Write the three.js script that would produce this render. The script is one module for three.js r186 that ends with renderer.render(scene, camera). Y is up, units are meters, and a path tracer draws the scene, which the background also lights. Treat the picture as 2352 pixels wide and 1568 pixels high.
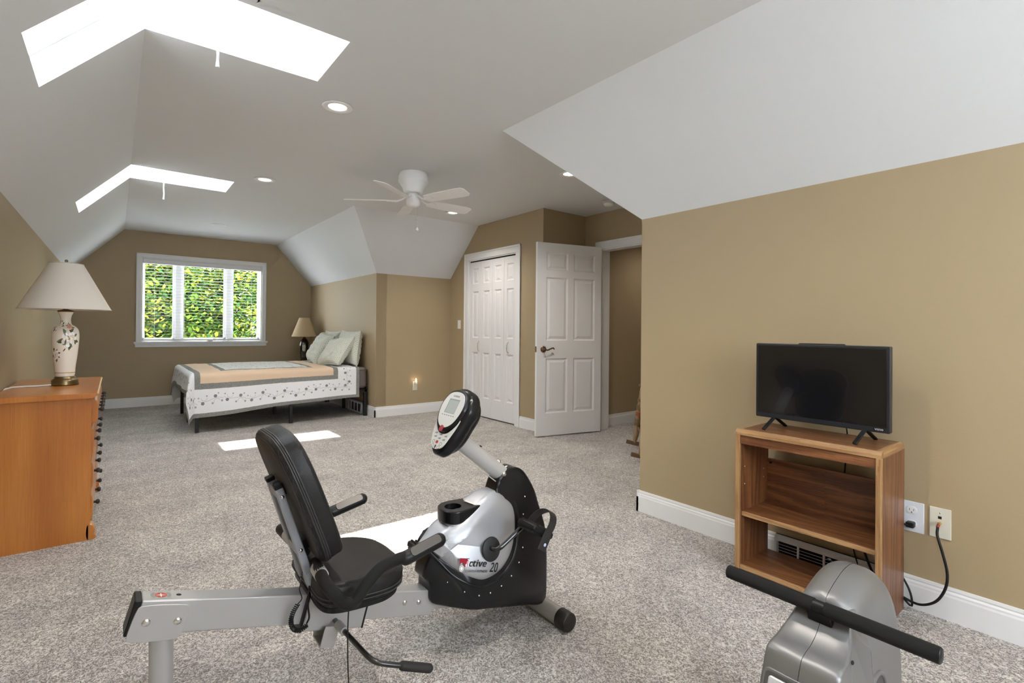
import * as THREE from 'three';
import { mergeGeometries, mergeVertices, toCreasedNormals } from 'three/addons/utils/BufferGeometryUtils.js';
import { RoundedBoxGeometry } from 'three/addons/geometries/RoundedBoxGeometry.js';
import { RectAreaLightUniformsLib } from 'three/addons/lights/RectAreaLightUniformsLib.js';
import { createNoise2D, createNoise3D } from 'simplex-noise';

// ---------------------------------------------------------------- camera, sky, sun, exposure
const scene = new THREE.Scene();
const camera = new THREE.PerspectiveCamera(2 * Math.atan(784 / 1153.44) * 180 / Math.PI, 1.5, 0.05, 200);
camera.position.set(0, 1.123, 0);
camera.rotation.set(0.004, -0.669, 0.009, 'YXZ');
camera.setViewOffset(2352, 1568, 0, 31.9, 2352, 1568);
camera.updateProjectionMatrix();
const renderer = new THREE.WebGLRenderer({ antialias: true });
renderer.toneMapping = THREE.LinearToneMapping;
renderer.toneMappingExposure = 1.2;
renderer.shadowMap.enabled = true;
renderer.shadowMap.type = THREE.PCFSoftShadowMap;
scene.background = new THREE.Color().setRGB(0.89, 0.955, 1.03);
scene.backgroundIntensity = 15;
const sun = new THREE.DirectionalLight(new THREE.Color().setRGB(1, 0.96, 0.9), 13);
sun.position.set(1 - 8, 16, -3.35);
sun.target.position.set(1, 0, -3);
sun.castShadow = true;
Object.assign(sun.shadow.camera, { left: -8, right: 8, top: 8, bottom: -8, near: 1, far: 40 });
sun.shadow.mapSize.set(4096, 4096);
scene.add(sun, sun.target);
RectAreaLightUniformsLib.init();

// ---------------------------------------------------------------- helpers
let seedN = 12345;
const rnd = () => { seedN = (seedN * 1664525 + 1013904223) >>> 0; return seedN / 4294967296; };
const n2 = createNoise2D(rnd), n3 = createNoise3D(rnd);
const V = (x, y, z) => new THREE.Vector3(x, y, z);
const lerp = (a, b, t) => a + (b - a) * t;
const clamp = (x, a, b) => Math.max(a, Math.min(b, x));
const sst = (a, b, x) => { const t = clamp((x - a) / (b - a), 0, 1); return t * t * (3 - 2 * t); };
const lin = (r, g, b) => new THREE.Color().setRGB(r, g, b);
const hex = (h) => new THREE.Color(h);
const taken = new Map();
function numbered(name) {
  const k = taken.get(name) ?? 0; taken.set(name, k + 1);
  return k ? name + '_' + String(k).padStart(3, '0') : name;
}
// uv in metres, v along the grain axis where that axis lies in the face
function planarUV(g, grain = 'y') {
  const p = g.attributes.position, n = g.attributes.normal, uv = new Float32Array(p.count * 2);
  for (let i = 0; i < p.count; i++) {
    const a = [p.getX(i), p.getY(i), p.getZ(i)], m = [Math.abs(n.getX(i)), Math.abs(n.getY(i)), Math.abs(n.getZ(i))];
    const d = m[0] > m[1] && m[0] > m[2] ? 0 : m[1] > m[2] ? 1 : 2;
    let [u, v] = d === 0 ? [2, 1] : d === 1 ? [0, 2] : [0, 1];
    const gi = 'xyz'.indexOf(grain);
    if (u === gi) [u, v] = [v, u];
    uv[2 * i] = a[u] + 0.37 * d; uv[2 * i + 1] = a[v];
  }
  g.setAttribute('uv', new THREE.BufferAttribute(uv, 2));
  return g;
}
function clean(g) {
  let r = g.index ? g.toNonIndexed() : g;
  if (!r.attributes.normal) r.computeVertexNormals();
  if (!r.attributes.uv) planarUV(r);
  for (const k of Object.keys(r.attributes)) if (!['position', 'normal', 'uv'].includes(k)) r.deleteAttribute(k);
  r.morphAttributes = {};
  return r;
}
// one named mesh; geometry comes in world coordinates unless the parent is a local frame
function mesh(name, geoms, mat, parent = scene, o = {}) {
  let list = (Array.isArray(geoms) ? geoms : [geoms]).map(clean);
  const g = list.length > 1 ? mergeGeometries(list, false) : list[0];
  if (o.grain) planarUV(g, o.grain);
  const w = parent.wp;
  if (w) g.translate(-w.x, -w.y, -w.z);
  const m = new THREE.Mesh(g, mat);
  m.name = parent === scene ? numbered(name) : name;
  m.castShadow = m.receiveShadow = true;
  if (w) m.wp = w;
  if (o.label) m.userData.label = o.label;
  if (o.kind) m.userData.kind = o.kind;
  parent.add(m);
  return m;
}
function thing(name, label, category, at = [0, 0, 0], group, local = false) {
  const o = new THREE.Group();
  o.name = numbered(name); o.position.set(...at);
  o.userData = { label, category };
  if (group) o.userData.group = group;
  if (!local) o.wp = V(...at);
  scene.add(o);
  return o;
}
function tag(o, label, category, group) { Object.assign(o.userData, { label, category }); if (group) o.userData.group = group; return o; }
function struct(name, geoms, mat, o = {}) { const m = mesh(name, geoms, mat, scene, o); m.userData.kind = 'structure'; if (o.label) m.userData.label = o.label; return m; }
function structGroup(name, at = [0, 0, 0], local = false) {
  const o = new THREE.Group(); o.name = numbered(name); o.position.set(...at); o.userData.kind = 'structure';
  if (!local) o.wp = V(...at);
  scene.add(o); return o;
}
const box = (x0, x1, y0, y1, z0, z1) => planarUV(new THREE.BoxGeometry(x1 - x0, y1 - y0, z1 - z0).toNonIndexed().translate((x0 + x1) / 2, (y0 + y1) / 2, (z0 + z1) / 2));
const rbox = (x0, x1, y0, y1, z0, z1, r = 0.004, seg = 2) => planarUV(clean(new RoundedBoxGeometry(x1 - x0, y1 - y0, z1 - z0, seg, Math.min(r, (x1 - x0) / 2.01, (y1 - y0) / 2.01, (z1 - z0) / 2.01))).translate((x0 + x1) / 2, (y0 + y1) / 2, (z0 + z1) / 2));
function cyl(a, b, r0, r1 = r0, seg = 20, open = false) {
  const A = V(...a), B = V(...b), d = B.clone().sub(A);
  const g = new THREE.CylinderGeometry(r1, r0, d.length(), seg, 1, open);
  g.applyQuaternion(new THREE.Quaternion().setFromUnitVectors(V(0, 1, 0), d.clone().normalize()));
  return g.translate(...A.add(B).multiplyScalar(0.5).toArray());
}
// bar of rectangular section from a to b: wide = size across "side", high = size along the other
function bar(a, b, wide, high, side = V(0, 0, 1), r = 0.003) {
  const A = V(...a), B = V(...b), d = B.clone().sub(A), L = d.length(); d.normalize();
  const s = side.clone().sub(d.clone().multiplyScalar(side.dot(d))).normalize(), u = new THREE.Vector3().crossVectors(s, d);
  const g = clean(new RoundedBoxGeometry(wide, L, high, 2, r));
  g.applyMatrix4(new THREE.Matrix4().makeBasis(s, d, u));
  return g.translate(...A.add(B).multiplyScalar(0.5).toArray());
}
function tube(pts, r, seg = 60, rad = 12, closed = false, tension = 0.5, type = 'catmullrom') {
  const c = new THREE.CatmullRomCurve3(pts.map((p) => V(...p)), closed, type, tension);
  const g = new THREE.TubeGeometry(c, seg, r, rad, closed);
  if (closed) return g;
  const caps = [];
  for (const t of [0, 1]) { const s = new THREE.SphereGeometry(r, rad, 6); s.translate(...c.getPoint(t).toArray()); caps.push(clean(s)); }
  return mergeGeometries([clean(g), ...caps]);
}
const ball = (x, y, z, r, sx = 1, sy = 1, sz = 1, seg = 16) => new THREE.SphereGeometry(r, seg, Math.max(6, seg >> 1)).scale(sx, sy, sz).translate(x, y, z);
const lathe = (prof, x, y, z, seg = 40) => new THREE.LatheGeometry(prof.map((p) => new THREE.Vector2(p[0], p[1])), seg).translate(x, y, z);
// flat polygon (3D points, optional holes) given thickness along off
function prism(pts, off, holes = []) {
  const P = pts.map((p) => V(...p)), Hs = holes.map((h) => h.map((p) => V(...p)));
  const N = new THREE.Vector3();
  for (let i = 0; i < P.length; i++) { const a = P[i], b = P[(i + 1) % P.length]; N.x += (a.y - b.y) * (a.z + b.z); N.y += (a.z - b.z) * (a.x + b.x); N.z += (a.x - b.x) * (a.y + b.y); }
  N.normalize();
  const O = V(...off);
  const e1 = P[1].clone().sub(P[0]).normalize(), e2 = new THREE.Vector3().crossVectors(N, e1);
  const to2 = (p) => new THREE.Vector2(p.dot(e1), p.dot(e2));
  const c2 = P.map(to2), h2 = Hs.map((h) => h.map(to2));
  Hs.forEach((h, i) => { if (!THREE.ShapeUtils.isClockWise(h2[i])) { h.reverse(); h2[i].reverse(); } });
  const tri = THREE.ShapeUtils.triangulateShape(c2, h2), all = [...P, ...Hs.flat()], out = [];
  const front = O.dot(N) < 0;                        // material lies behind the face that looks along N
  const push = (a, b, c) => out.push(a.x, a.y, a.z, b.x, b.y, b.z, c.x, c.y, c.z);
  const sh = (p) => p.clone().add(O);
  for (const [a, b, c] of tri) {
    if (front) { push(all[a], all[b], all[c]); push(sh(all[a]), sh(all[c]), sh(all[b])); }
    else { push(all[a], all[c], all[b]); push(sh(all[a]), sh(all[b]), sh(all[c])); }
  }
  const loop = (L) => L.forEach((a, i) => { const b = L[(i + 1) % L.length]; if (front) { push(a, sh(a), b); push(b, sh(a), sh(b)); } else { push(a, b, sh(a)); push(b, sh(b), sh(a)); } });
  loop(P); Hs.forEach(loop);
  const g = new THREE.BufferGeometry();
  g.setAttribute('position', new THREE.BufferAttribute(new Float32Array(out), 3));
  g.computeVertexNormals();
  return planarUV(g);
}
// outline in the x-y plane, thick along z, with rounded edges
function extr(pts, z0, z1, bevel = 0.004, curve = 6, holes = [], bs = 3) {
  const mk = (L, C = THREE.Shape) => new C(L.map((p) => new THREE.Vector2(p[0], p[1])));
  const s = mk(pts); holes.forEach((h) => s.holes.push(mk(h, THREE.Path)));
  const g = new THREE.ExtrudeGeometry(s, { depth: z1 - z0 - 2 * bevel, bevelEnabled: bevel > 0, bevelThickness: bevel, bevelSize: bevel, bevelOffset: -bevel, bevelSegments: bs, curveSegments: curve, steps: 1 });
  return planarUV(clean(g.translate(0, 0, z0 + bevel)));
}
const smoothLoop = (pts, n, closed = true) => new THREE.CatmullRomCurve3(pts.map((p) => V(p[0], p[1], 0)), closed, 'centripetal').getSpacedPoints(n).slice(0, closed ? n : n + 1).map((p) => [p.x, p.y]);
function roundRect(w, h, r, seg = 8) {
  const out = [], c = [[w / 2 - r, h / 2 - r, 0], [-w / 2 + r, h / 2 - r, 90], [-w / 2 + r, -h / 2 + r, 180], [w / 2 - r, -h / 2 + r, 270]];
  for (const [x, y, a] of c) for (let i = 0; i <= seg; i++) { const t = (a + 90 * i / seg) * Math.PI / 180; out.push([x + r * Math.cos(t), y + r * Math.sin(t)]); }
  return out;
}
const frameM = (o, ex, ey) => { const X = V(...ex).normalize(), Z = new THREE.Vector3().crossVectors(X, V(...ey)).normalize(), Y = new THREE.Vector3().crossVectors(Z, X); return new THREE.Matrix4().makeBasis(X, Y, Z).setPosition(...o); };
const soft = (g, a = 0.6) => toCreasedNormals(mergeVertices((() => { const c = g.clone(); c.deleteAttribute('uv'); c.deleteAttribute('normal'); return c; })(), 1e-5), a);

// ---------------------------------------------------------------- textures and materials
function dataTex(w, h, f, srgb = true) {
  const d = new Uint8Array(w * h * 4);
  for (let y = 0; y < h; y++) for (let x = 0; x < w; x++) { const c = f(x / w, y / h, x, y), i = (y * w + x) * 4; d[i] = clamp(c[0], 0, 255); d[i + 1] = clamp(c[1], 0, 255); d[i + 2] = clamp(c[2], 0, 255); d[i + 3] = 255; }
  const t = new THREE.DataTexture(d, w, h, THREE.RGBAFormat);
  t.wrapS = t.wrapT = THREE.RepeatWrapping; t.magFilter = THREE.LinearFilter; t.minFilter = THREE.LinearMipmapLinearFilter; t.generateMipmaps = true;
  if (srgb) t.colorSpace = THREE.SRGBColorSpace;
  t.needsUpdate = true;
  return t;
}
const rep = (t, x, y = x) => { const c = t.clone(); c.repeat.set(x, y); c.needsUpdate = true; return c; };
// noise that repeats over the unit square
const tn = (u, v, fu, fv = fu, s = 0) => { const a = u * 2 * Math.PI, b = v * 2 * Math.PI; return n3(Math.cos(a) * fu / 6.283 + s, Math.sin(a) * fu / 6.283, Math.cos(b) * fv / 6.283) * 0.5 + n3(Math.sin(b) * fv / 6.283 + s, Math.cos(a) * fu / 6.283 + 9, Math.sin(a) * fu / 6.283) * 0.5; };
function canvasTex(w, h, draw) {
  const c = document.createElement('canvas'); c.width = w; c.height = h;
  draw(c.getContext('2d'), w, h);
  const t = new THREE.CanvasTexture(c); t.colorSpace = THREE.SRGBColorSpace; t.anisotropy = 4;
  return t;
}
const std = (color, roughness = 0.6, metalness = 0, o = {}) => new THREE.MeshStandardMaterial({ color, roughness, metalness, ...o });
const phys = (color, roughness, o = {}) => new THREE.MeshPhysicalMaterial({ color, roughness, ...o });

// value noise on a wrapped lattice, for fibres
function lattice(n) { const a = new Float32Array(n * n); for (let i = 0; i < n * n; i++) a[i] = rnd(); return (x, y) => { const xi = Math.floor(x), yi = Math.floor(y), fx = x - xi, fy = y - yi, g = (i, j) => a[((yi + j) % n + n) % n * n + ((xi + i) % n + n) % n], sx = fx * fx * (3 - 2 * fx), sy = fy * fy * (3 - 2 * fy); return lerp(lerp(g(0, 0), g(1, 0), sx), lerp(g(0, 1), g(1, 1), sx), sy); }; }
const L1 = lattice(256), L2 = lattice(128), L3 = lattice(64), L4 = lattice(32);
const fibre = (u, v) => { const wx = (L3(u * 64, v * 64) - 0.5) * 2.2, wy = (L3(v * 64 + 9, u * 64 + 5) - 0.5) * 2.2; return 0.55 * L1(u * 256 + wx, v * 256 + wy) + 0.45 * L2(u * 128 + wx, v * 128 + wy); };
const carpetMap = dataTex(1024, 1024, (u, v) => {
  const f = fibre(u, v), k = sst(0.2, 0.72, f), m = L4(u * 32, v * 32) * 0.5 + L3(u * 64 + 3, v * 64) * 0.5;
  const t = clamp(0.16 + k * 0.8 + (m - 0.5) * 0.25, 0, 1);
  return [lerp(126, 232, t), lerp(120, 227, t), lerp(114, 221, t)];
});
const carpetBump = dataTex(1024, 1024, (u, v) => { const f = sst(0.15, 0.8, fibre(u, v)) * 255; return [f, f, f]; }, false);
const paintBump = dataTex(512, 512, (u, v) => { const f = 128 + 90 * (L1(u * 256, v * 256) * 0.4 + L2(u * 128, v * 128) * 0.6 - 0.5); return [f, f, f]; }, false);
const carpetMat = std(0xffffff, 0.96, 0, { map: rep(carpetMap, 1 / 0.62), bumpMap: rep(carpetBump, 1 / 0.62), bumpScale: 0.0045, vertexColors: true });
const wallMat = std(lin(0.39, 0.3, 0.176), 0.55, 0, { bumpMap: rep(paintBump, 2.5), bumpScale: 0.0006 });
const ceilMat = std(lin(0.70, 0.71, 0.712), 0.8, 0, { bumpMap: rep(paintBump, 2), bumpScale: 0.0008 });
const trimMat = std(lin(0.78, 0.78, 0.77), 0.38);
const doorMat = std(lin(0.76, 0.76, 0.755), 0.42);
const glassMat = phys(0xffffff, 0.02, { transmission: 1, thickness: 0, ior: 1.1 });
const blackPlastic = phys(lin(0.009, 0.009, 0.01), 0.42, { specularIntensity: 0.6 });
const blackGloss = phys(lin(0.005, 0.0055, 0.007), 0.3, { specularIntensity: 0.7, clearcoat: 0.15, clearcoatRoughness: 0.15 });
const blackFoam = phys(lin(0.008, 0.008, 0.008), 0.5, { specularIntensity: 0.55, bumpMap: rep(paintBump, 12), bumpScale: 0.0008 });
const silverPaint = std(lin(0.47, 0.48, 0.505), 0.43, 0.7);
const greyPaint = std(lin(0.46, 0.45, 0.44), 0.42, 0.45);
const chrome = std(lin(0.75, 0.75, 0.74), 0.18, 1);
const leather = phys(lin(0.012, 0.0115, 0.012), 0.42, { specularIntensity: 0.75, bumpMap: rep(paintBump, 8), bumpScale: 0.0012 });
const blackMetal = std(lin(0.01, 0.01, 0.012), 0.45, 0.1);
const whitePlastic = std(lin(0.8, 0.8, 0.79), 0.4);
const darkGap = std(lin(0.01, 0.01, 0.01), 0.8);
function woodTex(w, h, dark, light, rings, pore, seed) {
  return dataTex(w, h, (u, v) => {
    const warp = tn(u, v, 2, 1, seed) * 0.35 + tn(u, v, 6, 1.5, seed + 3) * 0.08;
    const g = Math.sin((u * rings + warp * rings * 0.9) * 6.283);
    const fine = 0.5 + (L1(u * 256, v * 10) * 0.6 + L2(u * 128 + 7, v * 6) * 0.4 - 0.5) * (pore < 0.1 ? 0.45 : 0.62);
    const p = L1(u * 256 + 31, v * 22) > 0.74 ? 1 : 0;
    const t = clamp(0.5 + 0.2 * g + (fine - 0.5) * 0.8 + tn(u, v, 3, 1, seed + 8) * 0.22 - p * pore, 0, 1);
    return [0, 1, 2].map((i) => lerp(dark[i], light[i], t));
  });
}
const oakTex = woodTex(512, 1024, [80, 46, 26], [164, 110, 70], 7, 0.3, 1);
const oakPaleTex = woodTex(512, 1024, [138, 100, 62], [196, 158, 112], 7, 0.3, 5);
const mapleTex = woodTex(512, 1024, [164, 94, 32], [208, 138, 62], 2, 0.06, 11);
const oak = std(0xffffff, 0.34, 0, { map: rep(oakTex, 1 / 0.35, 1 / 0.9) });
const oakEdge = std(0xffffff, 0.42, 0, { map: rep(oakPaleTex, 1 / 0.35, 1 / 0.9) });
const maple = phys(0xffffff, 0.3, { map: rep(mapleTex, 1 / 0.6, 1 / 1.0), clearcoat: 0.4, clearcoatRoughness: 0.25 });

// ---------------------------------------------------------------- the room
const XL = -0.487, KL = 1.835, CL = 0.092, H = 2.457, CR = 2.031, X1 = 2.582, K1 = 1.819, ZB = -8.743, Z2 = -6.03, Z1 = -1.963, XC = 3.667, XD = 4.33, ZR = -4.10, ZH2 = -5.354, ZNH = -2.689, ZF = 1.6;
const SX = -0.251, SY = 2.083, XS = 0.848, SKY = [[-2.79, -2.308], [-5.668, -5.205], [0.088, 0.57]];
{ // floor with worn, brushed pile: lighter and darker strokes
  const nx = 200, nz = 290, g = new THREE.PlaneGeometry(7.3, 10.6, nx, nz).rotateX(-Math.PI / 2).translate(3.0, 0, -3.6);
  const p = g.attributes.position, col = new Float32Array(p.count * 3), uv = new Float32Array(p.count * 2);
  for (let i = 0; i < p.count; i++) {
    const x = p.getX(i), z = p.getZ(i);
    const a = n2(x * 1.3 + 4, z * 2.1), b = n2(x * 3.1 - z * 0.8, z * 4.2 + 7), c = n2(x * 7 + 3, z * 8);
    const e = n2(x * 2.2 + z * 1.4, z * 1.1 - x * 1.7), k = 0.9 + 0.1 * sst(-0.12, 0.16, a + 0.35 * b) - 0.075 * sst(0.25, 0.45, b + 0.4 * c) - 0.05 * sst(0.35, 0.5, e + 0.2 * c);
    col.set([k, k * (0.995 - 0.01 * a), k * (0.99 - 0.015 * a)], i * 3);
    uv.set([x, z], i * 2);
  }
  g.setAttribute('color', new THREE.BufferAttribute(col, 3)); g.setAttribute('uv', new THREE.BufferAttribute(uv, 2));
  const top = g.toNonIndexed();
  const slab = box(-0.65, 6.65, -0.2, -0.001, -8.9, 1.7);
  slab.setAttribute('color', new THREE.BufferAttribute(new Float32Array(slab.attributes.position.count * 3).fill(0.9), 3));
  const f = new THREE.Mesh(mergeGeometries([top, slab]), carpetMat);
  f.name = 'floor'; f.userData.kind = 'structure'; f.userData.label = 'grey beige cut pile carpet with flecks and brushed patches'; f.receiveShadow = f.castShadow = true; scene.add(f);
}
struct('wall_left', box(XL - 0.14, XL, 0, KL + 0.06, ZB - 0.15, ZF + 0.15), wallMat);
// back wall with its window opening
const WX0 = 0.286, WX1 = 1.83, WY0 = 0.905, WY1 = 2.09;
struct('wall_back', prism([[-0.62, 0, ZB], [X1 + 0.14, 0, ZB], [X1 + 0.14, 2.5, ZB], [-0.62, 2.5, ZB]], [0, 0, -0.16], [[[WX0, WY0, ZB], [WX1, WY0, ZB], [WX1, WY1, ZB], [WX0, WY1, ZB]]]), wallMat);
struct('wall_front', prism([[-0.62, 0, ZF], [X1 + 0.14, 0, ZF], [X1 + 0.14, 2.5, ZF], [-0.62, 2.5, ZF]], [0, 0, 0.16], [[[WX0, WY0, ZF], [WX1, WY0, ZF], [WX1, WY1, ZF], [WX0, WY1, ZF]]]), wallMat);
struct('wall_right', box(X1, X1 + 0.14, 0, K1 + 0.04, Z1, ZF), wallMat);
struct('wall_bedside', box(X1, X1 + 0.14, 0, K1 + 0.04, ZB, Z2), wallMat);
struct('wall_alcove', box(X1 + 0.001, XD, 0, H, Z2 - 0.14, Z2), wallMat);
struct('wall_near', box(X1 + 0.001, XD, 0, H, Z1, Z1 + 0.14), wallMat);
const CZ0 = -5.575, CZ1 = -4.565, CY = 2.03;
struct('wall_closet', prism([[XC, 0, Z2], [XC, 0, CZ0], [XC, CY, CZ0], [XC, CY, CZ1], [XC, 0, CZ1], [XC, 0, ZR], [XC, H, ZR], [XC, H, Z2]], [0.12, 0, 0]), wallMat);
struct('wall_return', box(XC + 0.12, XD, 0, H, ZR - 0.12, ZR), wallMat);
const HZ0 = -3.845, HZ1 = -3.03, HY = 2.045;
struct('wall_hall', prism([[XD, 0, Z2 - 0.14], [XD, 0, HZ0], [XD, HY, HZ0], [XD, HY, HZ1], [XD, 0, HZ1], [XD, 0, Z1 + 0.14], [XD, H, Z1 + 0.14], [XD, H, Z2 - 0.14]], [0.12, 0, 0]), wallMat);
struct('wall_corridor', box(XD + 0.12, 6.5, 0, H, -4.08, -3.94), wallMat);
struct('wall_corridor_near', box(XD + 0.12, 6.5, 0, H, -2.9, -2.76), wallMat);
struct('wall_corridor_end', box(6.4, 6.54, 0, H, -3.94, -2.9), wallMat);
{ // flat ceiling, notched for the skylight shafts along the left crease
  const e = CL - 0.08, pts = [[e, H, ZF + 0.16]];
  for (const [f, n] of [SKY[2], SKY[0], SKY[1]]) pts.push([e, H, n + 0.03], [XS + 0.03, H, n + 0.03], [XS + 0.03, H, f - 0.03], [e, H, f - 0.03]);
  pts.push([e, H, ZB - 0.16], [6.6, H, ZB - 0.16], [6.6, H, ZF + 0.16]);
  struct('ceiling', prism(pts, [0, 0.1, 0]), ceilMat);
  const nrm = [-(H - KL) / Math.hypot(H - KL, CL - XL), (CL - XL) / Math.hypot(H - KL, CL - XL)], t = 0.1;
  const on = (x, z) => [x, H - (CL - x) * (H - KL) / (CL - XL), z], sl = [on(CL, ZF + 0.16)];
  for (const [f, n] of [SKY[2], SKY[0], SKY[1]]) sl.push(on(CL, n + 0.03), on(SX - 0.02, n + 0.03), on(SX - 0.02, f - 0.03), on(CL, f - 0.03));
  sl.push(on(CL, ZB - 0.16), on(XL - 0.05, ZB - 0.16), on(XL - 0.05, ZF + 0.16));
  struct('ceiling_slope_left', prism(sl, [nrm[0] * t, nrm[1] * t, 0]), ceilMat);
  const rn = [(H - K1) / Math.hypot(H - K1, X1 - CR) * t, (X1 - CR) / Math.hypot(H - K1, X1 - CR) * t, 0];
  struct('ceiling_slope_right', prism([[X1, K1, ZF + 0.16], [CR, H, ZF + 0.16], [CR, H, ZNH], [X1, K1, Z1]], rn), ceilMat);
  struct('ceiling_slope_bedside', prism([[X1, K1, ZB - 0.16], [CR, H, ZB - 0.16], [CR, H, ZH2], [X1, K1, Z2]], rn), ceilMat);
  const cf = [0, 0.06, -0.06 * (H - K1) / (ZH2 - Z2)];
  struct('ceiling_slope_alcove', prism([[CR, H, ZH2], [X1, K1, Z2], [XC + 0.05, K1, Z2], [XC + 0.05, H, ZH2]], cf), ceilMat);
  struct('ceiling_slope_near', prism([[CR, H, ZNH], [X1, K1, Z1], [XD + 0.02, K1, Z1], [XD + 0.02, H, ZNH]], [0, 0.06, 0.05]), ceilMat);
}
// skylights: plastered shaft, frame, pane
const skyGlassMat = phys(0xffffff, 0.02, { transmission: 1, thickness: 0, ior: 1.5 });
function skylight(no, f, n) {
  const g = structGroup('window_' + no, [XS, H, (f + n) / 2]);
  const SYY = H - (CL - SX) * (H - KL) / (CL - XL), m = (H - KL) / (CL - XL), L = Math.hypot(1, m);
  const N = [-m / L, 1 / L], de = 0.1, d = [-0.646, 0.763];
  const t = (de + (XS - CL) * m / L) / (N[0] * d[0] + N[1] * d[1]);
  const T = [XS + d[0] * t, H + d[1] * t], B = [SX + N[0] * de, SYY + N[1] * de];
  const sideP = (z) => [[SX, SYY, z], [CL, H, z], [XS, H, z], [T[0], T[1], z], [B[0], B[1], z]];
  mesh('shaft_side', prism(sideP(f), [0, 0, -0.06]), ceilMat, g);
  mesh('shaft_side', prism(sideP(n), [0, 0, 0.06]), ceilMat, g);
  mesh('shaft_end', prism([[XS, H, f - 0.06], [T[0], T[1], f - 0.06], [T[0], T[1], n + 0.06], [XS, H, n + 0.06]], [0.06, 0, 0]), ceilMat, g);
  mesh('shaft_end', prism([[SX, SYY, f - 0.06], [B[0], B[1], f - 0.06], [B[0], B[1], n + 0.06], [SX, SYY, n + 0.06]], [-0.05 / L, -0.05 * m / L, 0]), ceilMat, g);
  const along = [1 / L, m / L], fr = [];
  const at = (s, o) => [B[0] + along[0] * s + N[0] * o, B[1] + along[1] * s + N[1] * o];
  const S = Math.hypot(T[0] - B[0], T[1] - B[1]);
  for (const [s0, s1, z0, z1] of [[-0.05, 0.035, f - 0.06, n + 0.06], [S - 0.035, S + 0.05, f - 0.06, n + 0.06], [0.035, S - 0.035, f - 0.06, f + 0.03], [0.035, S - 0.035, n - 0.03, n + 0.06]])
    fr.push(prism([[...at(s0, 0), z0], [...at(s1, 0), z0], [...at(s1, 0), z1], [...at(s0, 0), z1]], [N[0] * 0.06, N[1] * 0.06, 0]));
  mesh('skylight_frame', fr, trimMat, g);
  const q = [[...at(0.03, 0.03), f + 0.02], [...at(S - 0.03, 0.03), f + 0.02], [...at(S - 0.03, 0.03), n - 0.02], [...at(0.03, 0.03), n - 0.02]];
  const pg = new THREE.BufferGeometry();
  pg.setAttribute('position', new THREE.BufferAttribute(new Float32Array([...q[0], ...q[1], ...q[2], ...q[0], ...q[2], ...q[3]]), 3)); pg.computeVertexNormals();
  mesh('pane', pg, skyGlassMat, g);
}
SKY.forEach(([f, n], i) => skylight(i + 2, f, n));

// baseboards: stepped profile, run from a to b, standing out along o
function baseboard(name, a, b, o) {
  const pr = [[0, 0], [0.015, 0], [0.015, 0.092], [0.0125, 0.099], [0.0125, 0.106], [0.007, 0.113], [0.0095, 0.119], [0.0075, 0.128], [0, 0.129]];
  const A = V(...a), O = V(...o);
  return struct(name, prism(pr.map(([d, y]) => [A.x + O.x * d, y, A.z + O.z * d]), [b[0] - a[0], 0, b[2] - a[2]]), trimMat);
}
baseboard('baseboard_right', [X1, 0, Z1 - 0.015], [X1, 0, ZF], [-1, 0, 0]);
baseboard('baseboard_near', [X1 - 0.015, 0, Z1], [XD, 0, Z1], [0, 0, -1]);
baseboard('baseboard_back', [XL, 0, ZB], [X1, 0, ZB], [0, 0, 1]);
baseboard('baseboard_left', [XL, 0, ZB], [XL, 0, ZF], [1, 0, 0]);
baseboard('baseboard_bedside', [X1, 0, ZB], [X1, 0, Z2 + 0.015], [-1, 0, 0]);
baseboard('baseboard_alcove', [X1 - 0.015, 0, Z2], [XC, 0, Z2], [0, 0, 1]);
baseboard('baseboard_closet', [XC, 0, CZ1 + 0.09], [XC, 0, ZR], [-1, 0, 0]);
baseboard('baseboard_closet_far', [XC, 0, Z2], [XC, 0, CZ0 - 0.09], [-1, 0, 0]);
baseboard('baseboard_return', [XC, 0, ZR], [XD, 0, ZR], [0, 0, 1]);
baseboard('baseboard_hall', [XD, 0, HZ1 + 0.09], [XD, 0, Z1], [-1, 0, 0]);
baseboard('baseboard_corridor', [XD + 0.12, 0, -3.94], [6.4, 0, -3.94], [0, 0, 1]);

// door casings: stepped boards on the face at x, opening from z0 to z1 and up to y1
function casing(name, x, z0, z1, y1, w = 0.085, zFar = true) {
  const g = [];
  const board = (a0, a1, b0, b1) => g.push(rbox(x - 0.013, x + 0.001, b0, b1, a0, a1, 0.003), );
  const bead = (a0, a1, b0, b1) => g.push(rbox(x - 0.019, x + 0.001, b0, b1, a0, a1, 0.004));
  board(z0 - w, z0 + 0.004, 0, y1 - 0.004); board(z1 - 0.004, z1 + w, 0, y1 - 0.004); board(z0 - w, z1 + w, y1 - 0.004, y1 + w);
  bead(z0 - w, z0 - w + 0.022, 0, y1 + w); bead(z1 + w - 0.022, z1 + w, 0, y1 + w); bead(z0 - w, z1 + w, y1 + w - 0.022, y1 + w);
  // jamb lining through the wall
  g.push(box(x, x + 0.12, 0, y1, z0 - 0.001, z0 + 0.016), box(x, x + 0.12, 0, y1, z1 - 0.016, z1 + 0.001), box(x, x + 0.12, y1 - 0.016, y1 + 0.001, z0, z1));
  return struct(name, g, trimMat);
}
casing('trim_1', XC, CZ0, CZ1, CY);
casing('trim_2', XD, HZ0, HZ1, HY);

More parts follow.
